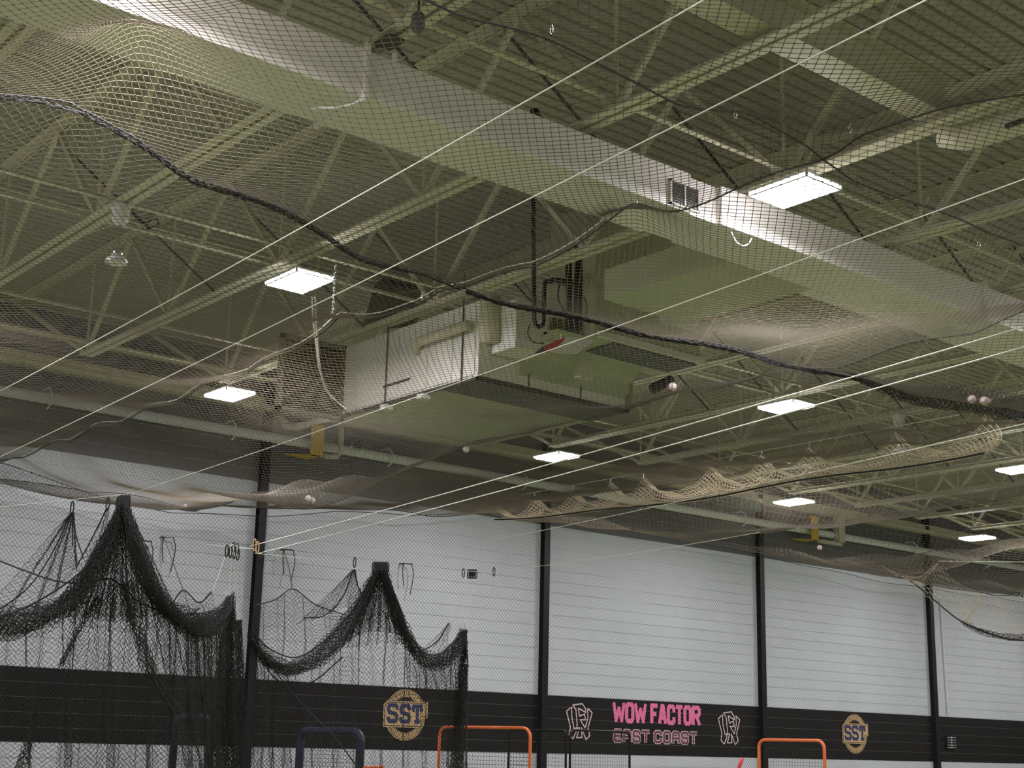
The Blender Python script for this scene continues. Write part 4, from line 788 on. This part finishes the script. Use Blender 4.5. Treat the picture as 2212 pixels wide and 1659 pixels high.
def monogram(x0, z0, lab):
    t = thing('wall_monogram', lab, 'emblem', (x0+0.3, D, z0))
    mb_ = MB(); k = 0; s = 0.62/265; sz = 0.63/360
    for ln in MON:
        pts = [np.array([x0+(px-190)*s, z0+0.63-(py-185)*sz]) for px, py in ln]
        for a, b_ in zip(pts[:-1], pts[1:]):
            d = b_-a; L = np.linalg.norm(d); d /= L; nn = np.array([-d[1], d[0]])*0.012; k += 1; yo = YW-0.0002*k
            mb_.poly([tuple(q) for q in (a-nn-d*.005, b_-nn+d*.005, b_+nn+d*.005, a+nn-d*.005)], yo-0.002, yo)
    mb_.build('outline', 'pale', t)
monogram(17.42, 1.78, 'pink outlined winged monogram left of the pink words')
monogram(21.38, 1.77, 'pink outlined winged monogram right of the pink words')
def ring(mb_, c, r0, r1, y, n=48, a0=0, a1=2*math.pi):
    A = np.linspace(a0, a1, n+1)
    for a, b_ in zip(A[:-1], A[1:]):
        mb_.poly([(c[0]+r0*math.cos(a), c[1]+r0*math.sin(a)), (c[0]+r1*math.cos(a), c[1]+r1*math.sin(a)), (c[0]+r1*math.cos(b_), c[1]+r1*math.sin(b_)), (c[0]+r0*math.cos(b_), c[1]+r0*math.sin(b_))], YW-y-0.002, YW-y)
    return mb_
SLAB = {'S': [[(1, .80), (1, .90), (.88, 1), (.12, 1), (0, .88), (0, .66), (.12, .54), (.88, .46), (1, .34), (1, .12), (.88, 0), (.12, 0), (0, .1), (0, .20)]], 'T': [[(0, .72), (0, 1), (1, 1), (1, .72)], [(.5, 1), (.5, 0)], [(.28, 0), (.72, 0)]]}
def sst(x, z, lab):
    t = thing('wall_logo', lab, 'emblem', (x, D, z)); c = (x, z)
    ring(MB(), c, 0.285, 0.405, 0.0).build('ring', 'gold', t)
    rk = MB(); ring(rk, c, 0.378, 0.388, 0.003); ring(rk, c, 0.300, 0.308, 0.003)
    for i in range(64):
        a = i*2*math.pi/64+0.03*math.sin(i*7); dr = 0.02*abs(math.sin(i*3.3)); e = 0.006+0.004*abs(math.sin(i*5.1))
        p0 = np.array([math.cos(a), math.sin(a)]); q0 = np.array([-p0[1], p0[0]])
        rk.poly([tuple(np.array(c)+p0*r_+q0*s_*e/2) for r_, s_ in ((0.322+dr*0.5, -1), (0.322+dr*0.5, 1), (0.368-dr*0.5, 1), (0.368-dr*0.5, -1))], YW-0.006, YW-0.004)
    rk.build('ring_lettering', 'dkprint', t)
    def plate(g, y0): return MB().poly([(x-.44+g, z-.20+g), (x+.33-g, z-.20+g), (x+.33-g, z-.04+g), (x+.44-g, z-.04+g), (x+.44-g, z+.215-g), (x-.37+g, z+.215-g), (x-.44+g, z+.15-g)], YW-y0-0.002, YW-y0)
    pl = plate(0, 0.008).build('plate', 'gold', t)
    plate(0.018, 0.011).build('plate_line', 'dkprint', pl); plate(0.030, 0.014).build('plate_face', 'gold', pl)
    sv = dict(GL); GL.update(SLAB)
    for i, ch in enumerate('SST'): glyph(ch, x-0.375+i*0.245, z-0.135, 0.225, 0.31, 0.062, 'nprint', t, 'letter', 0.017)
    GL.update(sv)
sst(13.92, 2.09, 'round gold logo with navy letters SST behind the second curtain')
sst(25.65, 2.07, 'round gold logo with navy letters SST at the right, above the orange screen')
t = thing('wall_vent', 'small black louvred vent box on the black band at the right', 'vent', (29.1, D, 1.97))
MB().box((28.92, D-0.06, 1.82), (29.28, D-0.01, 2.12)).build('box_body', 'black', t)
for i in range(5): MB().bar((28.94, D-0.065, 1.85+i*0.055), (29.26, D-0.065, 1.85+i*0.055), 0.01, 0.008).build('slat', 'lampbody', t)
MB().bar((29.1, D-0.066, 1.84), (29.1, D-0.066, 2.10), 0.01, 0.008).build('divider', 'lampbody', t)
print('NET TRIS', NT, 'curves done')
